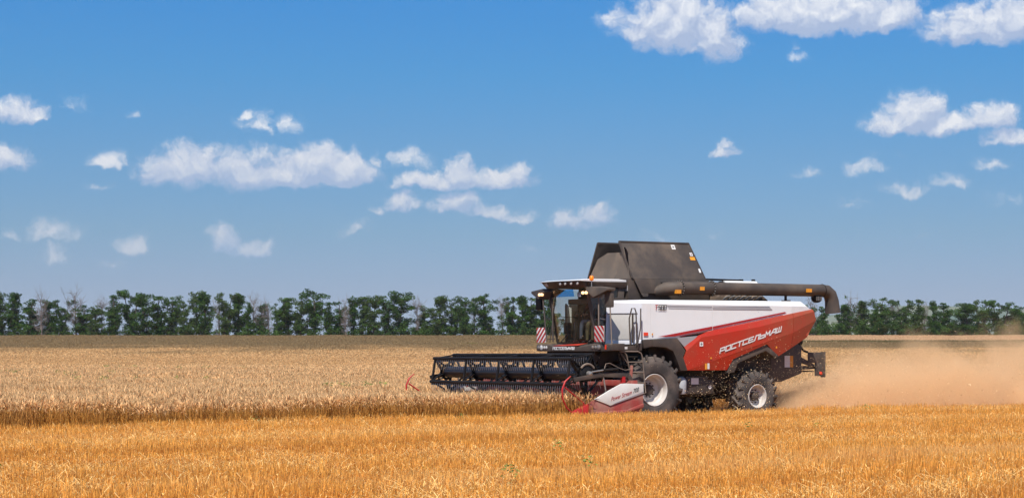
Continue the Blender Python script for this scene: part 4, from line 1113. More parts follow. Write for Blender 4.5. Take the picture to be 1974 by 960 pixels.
def seated_person(org, shirt, trouser, label, hands, hair=True):
    """org: hip point in machine axes, facing forward; hands: left and right wrist targets"""
    root = empty('person', HV.matrix_basis @ Vector((0, 0, 0)), HEAD)
    root.location = (ORG.x, ORG.y, 0)
    tag(root, label, 'person')
    H = Vector(org); J = {}; E = []
    def j(n, p, r): J[n] = (Vector(p), r)
    j('hip', H, .150); j('waist', H + Vector((-.03, 0, .20)), .135); j('chest', H + Vector((-.04, 0, .40)), .155); j('collar', H + Vector((-.02, 0, .53)), .10)
    j('neck', H + Vector((0, 0, .60)), .055); j('headb', H + Vector((.02, 0, .66)), .062)
    for s, wr in ((1, hands[0]), (-1, hands[1])):
        t = 'L' if s > 0 else 'R'; wr = Vector(wr)
        j('sh' + t, H + Vector((-.02, s * .185, .50)), .065)
        el_ = (J['sh' + t][0] + wr) / 2 + Vector((-.02, s * .07, -.12)); j('el' + t, el_, .045); j('wr' + t, wr, .028)
        j('th' + t, H + Vector((.06, s * .10, -.01)), .095); j('kn' + t, H + Vector((.43, s * .13, .05)), .065)
        j('cf' + t, H + Vector((.46, s * .13, -.18)), .058); j('an' + t, H + Vector((.47, s * .12, -.44)), .042); j('to' + t, H + Vector((.62, s * .13, -.485)), .035)
        E += [('collar', 'sh' + t), ('sh' + t, 'el' + t), ('el' + t, 'wr' + t), ('hip', 'th' + t), ('th' + t, 'kn' + t), ('kn' + t, 'cf' + t), ('cf' + t, 'an' + t), ('an' + t, 'to' + t)]
    E += [('hip', 'waist'), ('waist', 'chest'), ('chest', 'collar'), ('collar', 'neck'), ('neck', 'headb')]
    names = list(J); me = bpy.data.meshes.new('skeleton'); me.from_pydata([J[n][0] for n in names], [(names.index(a), names.index(b)) for a, b in E], [])
    ob = bpy.data.objects.new('skeleton', me); C.objects.link(ob)
    sk = ob.modifiers.new('s', 'SKIN'); sb_ = ob.modifiers.new('u', 'SUBSURF'); sb_.levels = 1
    for i, n in enumerate(names):
        sv = me.skin_vertices[0].data[i]; sv.radius = (J[n][1], J[n][1] * (.8 if n in ('chest', 'waist', 'hip') else 1)); sv.use_root = (n == 'hip')
    bpy.context.view_layer.update()
    bm_me = bpy.data.meshes.new_from_object(ob.evaluated_get(bpy.context.evaluated_depsgraph_get())); bpy.data.objects.remove(ob)
    bm = bmesh.new(); bm.from_mesh(bm_me)
    # head: an egg with brow, nose, chin and ears
    hc = H + Vector((.03, 0, .775)); r_ = bmesh.ops.create_uvsphere(bm, u_segments=20, v_segments=14, radius=.105)
    for v in r_['verts']:
        p = v.co; p.x *= .98; p.y *= .78; p.z *= 1.18
        if p.z < -.03: p.y *= 1 - (-.03 - p.z) * 3.2; p.x *= 1 - (-.03 - p.z) * .9
        if p.x > .06 and abs(p.z) < .03 and abs(p.y) > .02 and abs(p.y) < .05: p.x -= .010      # eye sockets
        if p.x > .08 and abs(p.y) < .018 and -.045 < p.z < .015: p.x += .024 - p.z * .2           # nose
        if p.x > .06 and abs(p.y) < .03 and -.075 < p.z < -.055: p.x -= .006                      # mouth
        v.co = p + hc
    extra = MB()
    for s in (1, -1): extra.lathe([(-.008, .004), (-.006, .026), (.006, .028), (.010, .006)], hc + Vector((-.005, s * .083, -.005)), 10)
    for s, wr in ((1, Vector(hands[0])), (-1, Vector(hands[1]))):
        t = 'L' if s > 0 else 'R'; d = (wr - J['el' + t][0]).normalized(); sd = d.cross(Vector((0, 0, 1))).normalized(); up = sd.cross(d)
        extra.tube([wr - d * .02, wr + d * .04, wr + d * .085], [.028, .040, .034], 10)
        for q, (off, L) in enumerate(((-.030, .062), (-.010, .075), (.010, .070), (.030, .055))):
            b0 = wr + d * .08 + sd * off; k1 = b0 + d * L * .45 - up * .008; k2 = k1 + d * L * .2 - up * L * .4; k3 = k2 - d * L * .2 - up * L * .25
            extra.tube([b0, k1, k2, k3], [.009, .009, .008, .006], 6)
        b0 = wr + d * .03 - sd * .034 * s; extra.tube([b0, b0 + d * .03 - sd * .025 * s - up * .01, b0 + d * .06 - sd * .022 * s - up * .03], [.011, .010, .008], 6)
    off = len(bm.verts); vs2 = [bm.verts.new(v) for v in extra.v]
    for f in extra.f:
        try: bm.faces.new([vs2[i] for i in f])
        except ValueError: pass
    bmesh.ops.recalc_face_normals(bm, faces=bm.faces)
    me2 = bpy.data.meshes.new('body'); bm.to_mesh(me2); bm.free()
    seg = [(J[a][0], J[b][0], 1 if a[:2] in ('th', 'kn', 'cf') or (a == 'hip' and b != 'waist') else 2 if a[:2] == 'an' else 0 if (a in ('collar', 'waist', 'chest', 'hip') or a[:2] == 'sh' or a[:2] == 'el') and b not in ('neck',) else 3) for a, b in E]
    for p in me2.polygons:
        c_ = p.center; best = None
        for a, b, m_ in seg:
            d = b - a; t = max(0, min(1, (c_ - a).dot(d) / d.length_squared)); L = (c_ - a - d * t).length
            if best is None or L < best[0]: best = (L, m_)
        mi = best[1]
        if c_.z > H.z + .62: mi = 3
        for wr in hands:
            if (c_ - Vector(wr)).length < .13 and (c_ - Vector(wr)).x > -.045: mi = 3
        p.material_index = mi; p.use_smooth = True
    o = link_mesh('body', me2, root, [shirt, trouser, BLACK, SKIN])
    hb = MB(); 
    prof_ = [(-.02, .088), (.03, .096), (.07, .088), (.105, .058), (.126, .004)]
    hb.lathe(prof_, hc + Vector((-.018, 0, 0)), 18, 'z'); hm = hb.mesh('hair', 0, 60)
    for v in hm.vertices:
        if v.co.x - hc.x > .03 and v.co.z - hc.z < .05: v.co.z = hc.z + .055
        v.co.y = hc.y + (v.co.y - hc.y) * .92
    link_mesh('hair', hm, root, [HAIR])
    return root


seated_person((.84, .10, 2.75), paint('brown_shirt', (.10, .045, .025), .9, .05), paint('blue_trousers', (.22, .27, .34), .9, .1), 'driver in light blue trousers holding the steering wheel in the cab',
              [(1.14, .20, 2.98), (1.14, -.14, 2.98)])
seated_person((.82, .60, 2.71), paint('dark_jacket', (.02, .022, .02), .9, .05), paint('khaki_trousers', (.30, .25, .13), .9, .1), 'passenger in dark top and khaki trousers on the small seat beside the driver',
              [(1.12, .70, 2.84), (1.12, .50, 2.84)])
# ------------------------------------------------------------------ crops, stubble, weeds
rng = np.random.default_rng(11)


def straw_mat(name, stops, rough=.75, transl=.25, wob=(.35, (.30, .20, .10, 1), .25), far=None, rows=False):
    """colour runs up the stalk (attribute h 0..1), each clump and each stalk a shade of its own"""
    m_, k, out = new_mat(name)
    at = k.n('ShaderNodeAttribute', attribute_name='h'); rd = k.n('ShaderNodeAttribute', attribute_name='rnd')
    cr = k.n('ShaderNodeValToRGB'); cr.color_ramp.elements[0].position = stops[0][0]; cr.color_ramp.elements[0].color = (*stops[0][1], 1)
    cr.color_ramp.elements[1].position = stops[-1][0]; cr.color_ramp.elements[1].color = (*stops[-1][1], 1)
    for p_, c_ in stops[1:-1]:
        e = cr.color_ramp.elements.new(p_); e.color = (*c_, 1)
    k.put(cr.inputs[0], at.outputs['Fac'])
    geo = k.n('ShaderNodeNewGeometry')
    n_ = k.noise(geo.outputs['Position'], wob[0], 5, .6)
    sc_ = k.m('MULTIPLY_ADD', rd.outputs['Fac'], 1.05, .45)
    vm = k.n('ShaderNodeVectorMath', operation='SCALE'); k.put(vm.inputs[0], cr.outputs[0]); k.put(vm.inputs[3], sc_)
    col = k.mix(k.m('MULTIPLY', k.ss(n_, .42, .70), wob[2]), vm.outputs[0], wob[1])
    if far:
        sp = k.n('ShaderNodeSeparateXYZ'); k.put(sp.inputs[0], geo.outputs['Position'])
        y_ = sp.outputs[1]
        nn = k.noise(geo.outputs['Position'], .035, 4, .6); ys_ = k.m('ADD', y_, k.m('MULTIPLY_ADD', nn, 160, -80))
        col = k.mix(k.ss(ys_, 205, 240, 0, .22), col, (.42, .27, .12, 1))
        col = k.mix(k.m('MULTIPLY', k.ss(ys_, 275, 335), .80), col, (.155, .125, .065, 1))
        # weedy green patches
        gn = k.noise(geo.outputs['Position'], .09, 5, .75)
        col = k.mix(k.m('MULTIPLY', k.ss(gn, .66, .74), k.ss(y_, 150, 240, 0, .75)), col, (.14, .20, .03, 1))
        # the strip along the trees on the right hand is mown and pale
        rx = k.m('SUBTRACT', sp.outputs[0], k.m('MULTIPLY', y_, .115))
        col = k.mix(k.m('MULTIPLY', k.ss(rx, 0, 12), k.ss(y_, 378, 386)), col, (.66, .43, .25, 1))
        col = k.mix(k.m('MULTIPLY', k.ss(rx, 0, 12), k.m('MULTIPLY', k.ss(y_, 362, 368), k.ss(y_, 378, 382, 1, 0))), col, (.14, .12, .05, 1))
    if rows:   # swaths and wheel tracks: straw of a different shade lies in long lines along the direction of travel
        s_ax = k.v('DOT_PRODUCT', geo.outputs['Position'], tuple(LF)); t_ax = k.v('DOT_PRODUCT', geo.outputs['Position'], tuple(FW))
        cv = k.n('ShaderNodeCombineXYZ'); k.put(cv.inputs[0], k.m('MULTIPLY', s_ax, 1.0)); k.put(cv.inputs[1], k.m('MULTIPLY', t_ax, .05))
        r1 = k.noise(cv.outputs[0], .55, 4, .65)
        col = k.mix(k.ss(r1, .52, .68, 0, .42), col, (.90, .58, .24, 1))
        col = k.mix(k.ss(r1, .46, .34, 0, .42), col, (.42, .13, .02, 1))
    b = k.n('ShaderNodeBsdfPrincipled'); b.inputs['Roughness'].default_value = rough; b.inputs['Specular IOR Level'].default_value = .25
    k.put(b.inputs['Base Color'], col)
    tl = k.n('ShaderNodeBsdfTranslucent'); k.put(tl.inputs[0], col)
    ms = k.n('ShaderNodeMixShader'); ms.inputs[0].default_value = transl
    k.put(ms.inputs[1], b.outputs[0]); k.put(ms.inputs[2], tl.outputs[0]); k.put(out.inputs[0], ms.outputs[0])
    return m_


def strips(P0, P1, P2, w0, w1, side, h0, h1, rnd, w2=None):
    """bent ribbons: N ribbons of two quads; returns verts, quads, h, rnd"""
    w2 = w1 if w2 is None else w2
    V = np.stack([P0 - side * w0[:, None], P0 + side * w0[:, None], P1 - side * w1[:, None], P1 + side * w1[:, None], P2 - side * w2[:, None], P2 + side * w2[:, None]], 1)
    n = len(P0); b = np.arange(n)[:, None] * 6
    Fq = np.concatenate([b + np.array([[0, 1, 3, 2]]), b + np.array([[2, 3, 5, 4]])])
    hm = (h0 + h1) / 2
    H = np.stack([h0, h0, hm, hm, h1, h1], 1)
    return V.reshape(-1, 3), Fq, H.reshape(-1), np.repeat(rnd, 6)


def merge(parts):
    V, Fq, H, RD, o = [], [], [], [], 0
    for v, f, h, r in parts:
        V.append(v); Fq.append(f + o); H.append(h); RD.append(r); o += len(v)
    return np.concatenate(V), np.concatenate(Fq), np.concatenate(H), np.concatenate(RD)


def rdir(n, flat=False):
    a = rng.uniform(0, 2 * np.pi, n)
    return np.stack([np.cos(a), np.sin(a), np.zeros(n)], 1)


def wheat_clump(n, size, hgt=.77, detail=True, ws=1.0):
    xy = rng.uniform(-size / 2, size / 2, (n, 2)); r = rng.random(n)
    H = hgt * (1 + rng.normal(0, .05, n))
    lean = rdir(n) * rng.uniform(.02, .14, n)[:, None]
    P0 = np.concatenate([xy, np.zeros((n, 1))], 1)
    P2 = P0 + lean; P2[:, 2] = H
    P1 = P0 + lean * .35; P1[:, 2] = H * .5
    parts = []
    if detail:
        sd = rdir(n)
        parts.append(strips(P0, P1, P2, np.full(n, .0036 * ws), np.full(n, .0034 * ws), sd, np.zeros(n), np.full(n, .74), r, np.full(n, .003 * ws)))
        # dry leaves
        m = int(n * 1.1); i = rng.integers(0, n, m); z = rng.uniform(.2, .85, m)
        a = P0[i] * (1 - z[:, None]) + P2[i] * z[:, None]; d = rdir(m); L = rng.uniform(.08, .2, m)[:, None]
        b = a + d * L * .5 + np.array([0, 0, 1]) * rng.uniform(.02, .08, m)[:, None]; c = a + d * L - np.array([0, 0, 1]) * rng.uniform(.0, .16, m)[:, None]
        parts.append(strips(a, b, c, np.full(m, .004), np.full(m, .0055), rdir(m), z * .7, z * .7, rng.random(m), np.full(m, .001)))
    # ears: nodding spindles made of two crossed ribbons
    dirn = lean / (np.linalg.norm(lean, axis=1)[:, None] + 1e-6)
    nod = rng.uniform(.2, 2.7, n)[:, None]
    L = rng.uniform(.08, .125, n)[:, None] * (1 if detail else 1.25)
    up = np.array([[0, 0, 1.0]])
    d1 = dirn * np.sin(nod * .6) + up * np.cos(nod * .6); d2 = dirn * np.sin(nod) + up * np.cos(nod)
    E1 = P2 + d1 * L * .5; E2 = E1 + d2 * L * .6
    for q in range(2 if detail else 1):
        sd = rdir(n)
        w = np.full(n, (.0125 if detail else .018) * ws)
        parts.append(strips(P2, E1, E2, w * .55, w, sd, np.full(n, .82), np.full(n, 1.0), r, w * .35))
    if detail:   # awns
        for q in range(2):
            a = E2; d = d2 + rdir(n) * .35
            parts.append(strips(a, a + d * .03, a + d * .065, np.full(n, .0035), np.full(n, .0022), rdir(n), np.full(n, 1.0), np.full(n, 1.0), r, np.full(n, .0008)))
    return merge(parts)


def stubble_clump(n, size, hgt=.20, litter=110, ws=1.0, rowdir=0.0):
    parts = []
    # drilled rows 15 cm apart
    rows_ = max(1, int(size / .15)); x = (rng.integers(0, rows_, n) + .5) / rows_ * size - size / 2 + rng.normal(0, .022, n); y = rng.uniform(-size / 2, size / 2, n)
    H = hgt * (1 + rng.normal(0, .16, n)); P0 = np.stack([x, y, np.zeros(n)], 1); lean = rdir(n) * rng.uniform(0, .07, n)[:, None]
    P1 = P0 + lean * .5; P1[:, 2] = H * .5; P2 = P0 + lean; P2[:, 2] = H
    w = rng.uniform(.0020, .0038, n) * ws
    parts.append(strips(P0, P1, P2, w, w, rdir(n), np.zeros(n), np.full(n, .7), rng.random(n), w))
    m = litter; a = np.stack([rng.uniform(-size / 2, size / 2, m), rng.uniform(-size / 2, size / 2, m), rng.uniform(.01, hgt * 1.02, m)], 1)
    d = rdir(m); d[:, 2] = rng.normal(0, .45, m); L = rng.gamma(2.0, .034, m)[:, None]
    c = a + d * L; c[:, 2] = np.clip(c[:, 2], .0, hgt * 1.35); b = (a + c) / 2; b[:, 2] += rng.normal(.006, .012, m)
    w = rng.uniform(.0025, .0045, m) * ws
    parts.append(strips(a, b, c, w, w, rdir(m), np.full(m, .85), np.full(m, 1.0), rng.random(m), w * .8))
    return merge(parts)


def scatter(name, variants, pts, rot, scl, which, mat, label, cat):
    """one object: the clump meshes and the points they grow on; the modifier puts a clump on every point"""
    V, Fq, H, RD, G, o = [], [], [], [], [], 0
    for gi, (v, f, h, r) in enumerate(variants):
        V.append(v); Fq.append(f + o); H.append(h); RD.append(r); G.append(np.full(len(v), gi)); o += len(v)
    nv = o; npt = len(pts)
    V.append(pts); H.append(np.zeros(npt)); RD.append(np.zeros(npt)); G.append(np.full(npt, -1))
    V = np.concatenate(V); Fq = np.concatenate(Fq)
    me = bpy.data.meshes.new(name)
    me.vertices.add(len(V)); me.vertices.foreach_set('co', V.astype(np.float32).ravel())
    me.loops.add(Fq.size); me.loops.foreach_set('vertex_index', Fq.astype(np.int32).ravel())
    me.polygons.add(len(Fq)); me.polygons.foreach_set('loop_start', (np.arange(len(Fq)) * 4).astype(np.int32)); me.polygons.foreach_set('loop_total', np.full(len(Fq), 4, np.int32))
    me.update(calc_edges=True)

    def attr(nm, typ, arr, key='value'):
        a = me.attributes.new(nm, typ, 'POINT'); a.data.foreach_set(key, arr.ravel())
    attr('h', 'FLOAT', np.concatenate(H).astype(np.float32)); attr('rnd', 'FLOAT', np.concatenate(RD).astype(np.float32)); attr('grp', 'INT', np.concatenate(G).astype(np.int32))
    z = np.zeros(nv, np.float32)
    attr('rot', 'FLOAT', np.concatenate([z, rot]).astype(np.float32)); attr('pick', 'INT', np.concatenate([z, which]).astype(np.int32))
    attr('scl', 'FLOAT_VECTOR', np.concatenate([np.ones((nv, 3)), scl]).astype(np.float32), 'vector')
    ob = link_mesh(name, me, None, [mat])
    ng = bpy.data.node_groups.new(name + '_grow', 'GeometryNodeTree')
    ng.interface.new_socket('Geometry', in_out='INPUT', socket_type='NodeSocketGeometry'); ng.interface.new_socket('Geometry', in_out='OUTPUT', socket_type='NodeSocketGeometry')
    N = ng.nodes.new; Lk = ng.links.new
    gi_, go_ = N('NodeGroupInput'), N('NodeGroupOutput')

    def named(nm, dt):
        n_ = N('GeometryNodeInputNamedAttribute'); n_.data_type = dt; n_.inputs[0].default_value = nm; return n_.outputs[0]
    ga = named('grp', 'INT'); cmp_ = N('FunctionNodeCompare'); cmp_.data_type = 'INT'; cmp_.operation = 'LESS_THAN'
    ia = [s for s in cmp_.inputs if s.enabled]; Lk(ga, ia[0]); ia[1].default_value = 0
    sepg = N('GeometryNodeSeparateGeometry'); sepg.domain = 'POINT'; Lk(gi_.outputs[0], sepg.inputs[0]); Lk(cmp_.outputs[0], sepg.inputs[1])
    spl = N('GeometryNodeSplitToInstances'); spl.domain = 'POINT'; Lk(sepg.outputs[1], spl.inputs[0]); Lk(ga, spl.inputs['Group ID'])
    m2p = N('GeometryNodeMeshToPoints'); Lk(sepg.outputs[0], m2p.inputs[0])
    iop = N('GeometryNodeInstanceOnPoints'); Lk(m2p.outputs[0], iop.inputs['Points']); Lk(spl.outputs[0], iop.inputs['Instance'])
    iop.inputs['Pick Instance'].default_value = True; Lk(named('pick', 'INT'), iop.inputs['Instance Index'])
    cx = N('ShaderNodeCombineXYZ'); Lk(named('rot', 'FLOAT'), cx.inputs[2]); Lk(cx.outputs[0], iop.inputs['Rotation'])
    Lk(named('scl', 'FLOAT_VECTOR'), iop.inputs['Scale']); Lk(iop.outputs[0], go_.inputs[0])
    md = ob.modifiers.new('grow', 'NODES'); md.node_group = ng
    tag(ob, label, cat, kind='stuff')
    return ob


def grid(y0, y1, step, margin):
    out_ = []
    y = y0
    while y < y1:
        hw = (.27 if y < 150 else .32) * y + margin
        xs_ = np.arange(-hw, hw, step) + rng.uniform(-.3, .3) * step
        out_.append(np.stack([xs_ + rng.uniform(-.2, .2, len(xs_)) * step, np.full(len(xs_), y) + rng.uniform(-.2, .2, len(xs_)) * step], 1)); y += step
    return np.concatenate(out_)


def local_st(P):
    dx, dy = P[:, 0] - ORG.x, P[:, 1] - ORG.y
    return dx * LF.x + dy * LF.y, dx * FW.x + dy * FW.y     # across (left +), along (forward +)


EDGE = 3.72


def in_wheat(P, pad=0.0):
    s, t = local_st(P)
    wob = .10 * np.sin(t * .9) + .06 * np.sin(t * 2.3 + 1)
    ahead = (t > 3.55) & (s < EDGE - .12 + wob + pad)
    inside = (t > 3.2) & (np.abs(s) < 3.5)
    return ahead | (inside & (t > 3.2)) | (s < -3.85)


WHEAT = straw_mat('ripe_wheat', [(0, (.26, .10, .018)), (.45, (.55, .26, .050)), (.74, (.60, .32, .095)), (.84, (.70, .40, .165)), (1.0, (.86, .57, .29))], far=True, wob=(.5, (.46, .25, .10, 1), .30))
STUB = straw_mat('stubble_straw', rows=True, stops= [(0, (.42, .135, .020)), (.35, (.78, .325, .050)), (.7, (.90, .45, .095)), (.86, (.92, .54, .16)), (1.0, (.97, .72, .33))], wob=(.8, (.56, .19, .028, 1), .36))
FARW = WHEAT


def rot_rows(n): return np.full(n, math.atan2(LF.y, LF.x)) + rng.choice([0, math.pi], n) + rng.normal(0, .02, n)


# near wheat
P = grid(36, 84, .82, 5); P = P[in_wheat(P)]
vs_ = [wheat_clump(290, 1.0) for _ in range(6)]
Z = ground_z(P[:, 0], P[:, 1]); n = len(P)
s_, t_ = local_st(P)
hz = 1 + rng.normal(0, .035, n) + .05 * np.sin(P[:, 0] * .6) * np.sin(P[:, 1] * .4)
scatter('wheat_crop', vs_, np.column_stack([P, Z]), rng.uniform(0, 6.28, n), np.column_stack([np.ones(n), np.ones(n), hz]), rng.integers(0, 6, n), WHEAT,
        'ripe standing wheat with pale ears ahead of the harvester', 'wheat')
# middle wheat and far wheat
P = grid(84, 150, 1.25, 6); P = P[in_wheat(P)]
vs_ = [wheat_clump(300, 1.6, detail=True, ws=1.7) for _ in range(4)]
P2_ = grid(150, 262, 2.3, 8); P2_ = P2_[in_wheat(P2_)]
vf_ = [wheat_clump(420, 2.8, detail=False, ws=1.6) for _ in range(4)]
P3_ = grid(262, 446, 3.8, 10)
v3_ = [wheat_clump(420, 4.8, detail=False, ws=2.8) for _ in range(3)]
AP = np.concatenate([P, P2_, P3_]); Z = ground_z(AP[:, 0], AP[:, 1]); n = len(AP)
wh = np.concatenate([rng.integers(0, 4, len(P)), rng.integers(4, 8, len(P2_)), rng.integers(8, 11, len(P3_))])
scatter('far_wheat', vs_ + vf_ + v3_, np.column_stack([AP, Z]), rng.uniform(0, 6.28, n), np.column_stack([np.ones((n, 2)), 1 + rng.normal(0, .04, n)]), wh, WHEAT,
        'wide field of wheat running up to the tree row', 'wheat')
# stubble
P = grid(17, 70, .86, 5)
s_, t_ = local_st(P)
keep = ((s_ > EDGE + .05) | ((t_ < 3.15) & (s_ > -3.8))) & ~((s_ > EDGE) & (s_ < EDGE + .1)) & (~in_wheat(P, -.1) | (s_ > EDGE + .15))
P = P[keep]; s_, t_ = local_st(P); n = len(P)
vs_ = [stubble_clump(390, 1.0, litter=170) for _ in range(5)] + [stubble_clump(120, 1.0, litter=620) for _ in range(4)]
# rows of chaff and wheel marks run along the direction of travel
sw = s_ - EDGE
lit_row = np.exp(-((sw - 6.3) / .9) ** 2) + np.exp(-((sw - 13.6) / 1.2) ** 2) * .9 + np.exp(-((sw - 22) / 1.2) ** 2) * .6
mark = np.exp(-((sw - 4.2) / .35) ** 2) + np.exp(-((sw - 9.6) / .4) ** 2)
pick = np.where(rng.random(n) < lit_row * .8 + .22, rng.integers(5, 9, n), rng.integers(0, 5, n))
hz = (np.where(s_ < EDGE, .72, 1.0)) * (1 + rng.normal(0, .06, n)) * (1 - .30 * np.clip(mark, 0, 1)) * (1 + .10 * np.sin(P[:, 0] * .33 + P[:, 1] * .21)) * (1 - .25 * lit_row)
near_edge = np.where((s_ > EDGE) & (s_ < EDGE + 1.6), 1.12, 1.0)
scatter('stubble', vs_, np.column_stack([P, ground_z(P[:, 0], P[:, 1])]), rot_rows(n), np.column_stack([np.ones((n, 2)), hz * near_edge]), pick, STUB,
        'orange cut stubble with loose straw in front of the harvester', 'stubble')

# long loose straws and green weeds in the stubble
m_, k, out = new_mat('weed_leaf')
b = k.n('ShaderNodeBsdfPrincipled'); rd = k.n('ShaderNodeAttribute', attribute_name='rnd')
k.put(b.inputs['Base Color'], k.mix(rd.outputs['Fac'], (.09, .13, .015, 1), (.24, .30, .05, 1))); b.inputs['Roughness'].default_value = .6
k.put(out.inputs[0], b.outputs[0])
WEED = m_


def weed_clump():
    n = 26; a = np.column_stack([rng.normal(0, .06, (n, 2)), rng.uniform(.1, .34, n)]); d = rdir(n); L = rng.uniform(.03, .09, n)[:, None]
    return strips(a, a + d * L * .6 + [0, 0, .01], a + d * L - [0, 0, .012], np.full(n, .006), rng.uniform(.012, .03, n), rdir(n), np.ones(n), np.ones(n), rng.random(n), np.full(n, .004))


P = grid(22, 60, 2.1, 4); s_, t_ = local_st(P); P = P[(s_ > EDGE + .3) & (rng.random(len(P)) < .16)]
Pw = grid(60, 250, 9, 4); Pw = Pw[in_wheat(Pw) & (rng.random(len(Pw)) < .10)]
cl = np.repeat(Pw, 5, 0) + rng.normal(0, 1.0, (len(Pw) * 5, 2)) * [2.2, .5]
A_ = np.concatenate([P, cl]); zz = ground_z(A_[:, 0], A_[:, 1]) + np.concatenate([np.zeros(len(P)), np.full(len(cl), .68)])
sz = np.concatenate([rng.uniform(.5, 1.1, len(P)), rng.uniform(1.0, 2.6, len(cl))]); n = len(A_)
scatter('green_weeds', [weed_clump() for _ in range(4)], np.column_stack([A_, zz]), rng.uniform(0, 6.28, n), np.column_stack([sz, sz, np.minimum(sz, 1.25)]), rng.integers(0, 4, n), WEED,
        'small green weeds dotted through the stubble and the crop', 'weeds')

# chaff thrown up behind and around the machine
nC = 15000
u = rng.gamma(1.7, 3.2, nC); loc = np.stack([-5.3 - u, rng.normal(0, 1.5 + .12 * u, nC), np.abs(rng.normal(.35, .55 + .055 * u, nC)) + .05], 1)
nB = 5200
loc2 = np.stack([rng.uniform(-6.2, -.8, nB), rng.uniform(1.7, 3.2, nB), np.abs(rng.normal(.7, .75, nB)) + .1], 1)
nD = 500; loc3 = np.stack([rng.uniform(0, 4, nD), rng.uniform(-3, 3.4, nD), rng.uniform(.9, 2.6, nD)], 1)
loc = np.concatenate([loc, loc2, loc3]); n = len(loc)
W = np.array([[ORG.x, ORG.y, 0]]) + loc[:, :1] * np.array(FW)[None] + loc[:, 1:2] * np.array(LF)[None] + np.array([[0, 0, 1]]) * loc[:, 2:]
d = rng.normal(0, 1, (n, 3)); d /= np.linalg.norm(d, axis=1)[:, None]; sd = np.cross(d, rng.normal(0, 1, (n, 3))); sd /= np.linalg.norm(sd, axis=1)[:, None]
L = np.concatenate([rng.gamma(1.2, .0065, nC), rng.gamma(1.2, .0038, nB + nD)])[:, None]
w = rng.uniform(.003, .007, n)
v, f, h, r = strips(W - d * L, W, W + d * L, w, w, sd, np.full(n, .9), np.full(n, 1.0), rng.random(n), w)
me = bpy.data.meshes.new('flying_chaff'); me.from_pydata(v.tolist(), [], f.tolist())
for nm, arr in (('h', h), ('rnd', r)):
    a = me.attributes.new(nm, 'FLOAT', 'POINT'); a.data.foreach_set('value', arr.astype(np.float32))
tag(link_mesh('flying_chaff', me, None, [straw_mat('chaff', [(0, (.85, .60, .33)), (1, (.92, .68, .40))])]), 'specks of straw and chaff flying behind and beside the harvester', 'chaff', kind='stuff')

# ------------------------------------------------------------------ tree row
m_, k, out = new_mat('leaves')
rd = k.n('ShaderNodeAttribute', attribute_name='rnd'); oi = k.n('ShaderNodeObjectInfo')
c1 = k.mix(rd.outputs['Fac'], (.007, .028, .007, 1), (.075, .165, .022, 1))
c1 = k.mix(k.m('MULTIPLY', k.ss(oi.outputs['Random'], .45, 1.0), .45), c1, (.10, .14, .04, 1))
b = k.n('ShaderNodeBsdfPrincipled'); k.put(b.inputs['Base Color'], c1); b.inputs['Roughness'].default_value = .6; b.inputs['Specular IOR Level'].default_value = .2
tl = k.n('ShaderNodeBsdfTranslucent'); k.put(tl.inputs[0], c1)
ms = k.n('ShaderNodeMixShader'); ms.inputs[0].default_value = .22; k.put(ms.inputs[1], b.outputs[0]); k.put(ms.inputs[2], tl.outputs[0]); k.put(out.inputs[0], ms.outputs[0])
LEAF = m_
BARK = paint('bark', (.075, .062, .052), .9, .1, bump=.3)
DEADB = paint('dead_bark', (.20, .165, .155), .9, .1)


def leaf_mesh(name, cent, rad, per, size, flat=.7):
    nC_ = len(cent); per = np.maximum(4, (per * (rad / rad.mean()) ** 2).astype(int)); i = np.repeat(np.arange(nC_), per); n = len(i)
    d = rng.normal(0, 1, (n, 3)); d /= np.linalg.norm(d, axis=1)[:, None]; rr = rng.random(n) ** .45
    c = cent[i] + d * (rad[i] * rr)[:, None] * [1, 1, flat]
    a = rng.normal(0, 1, (n, 3)); a /= np.linalg.norm(a, axis=1)[:, None]; b_ = np.cross(a, rng.normal(0, 1, (n, 3))); b_ /= np.linalg.norm(b_, axis=1)[:, None]
    s = rng.uniform(.6, 1.3, n)[:, None] * size
    V = np.stack([c - a * s, c + b_ * s * .6, c + a * s, c - b_ * s * .6], 1).reshape(-1, 3)
    me = bpy.data.meshes.new(name); me.from_pydata(V.tolist(), [], np.arange(n * 4).reshape(-1, 4).tolist())
    at = me.attributes.new('rnd', 'FLOAT', 'POINT'); base = rng.random(nC_)
    at.data.foreach_set('value', np.repeat(np.clip(base[i] * .55 + rng.random(n) * .45, 0, 1), 4).astype(np.float32))
    return me


def limb(mb, a, b, r0, r1, wig=.12):
    a, b = np.array(a, float), np.array(b, float); pts = []; L = np.linalg.norm(b - a)
    for t in (0, .33, .66, 1): pts.append(tuple(a + (b - a) * t + (rng.normal(0, wig * L * .25, 3) if 0 < t < 1 else 0)))
    mb.tube(pts, [r0, r0 * .7 + r1 * .3, r0 * .4 + r1 * .6, r1], 5)


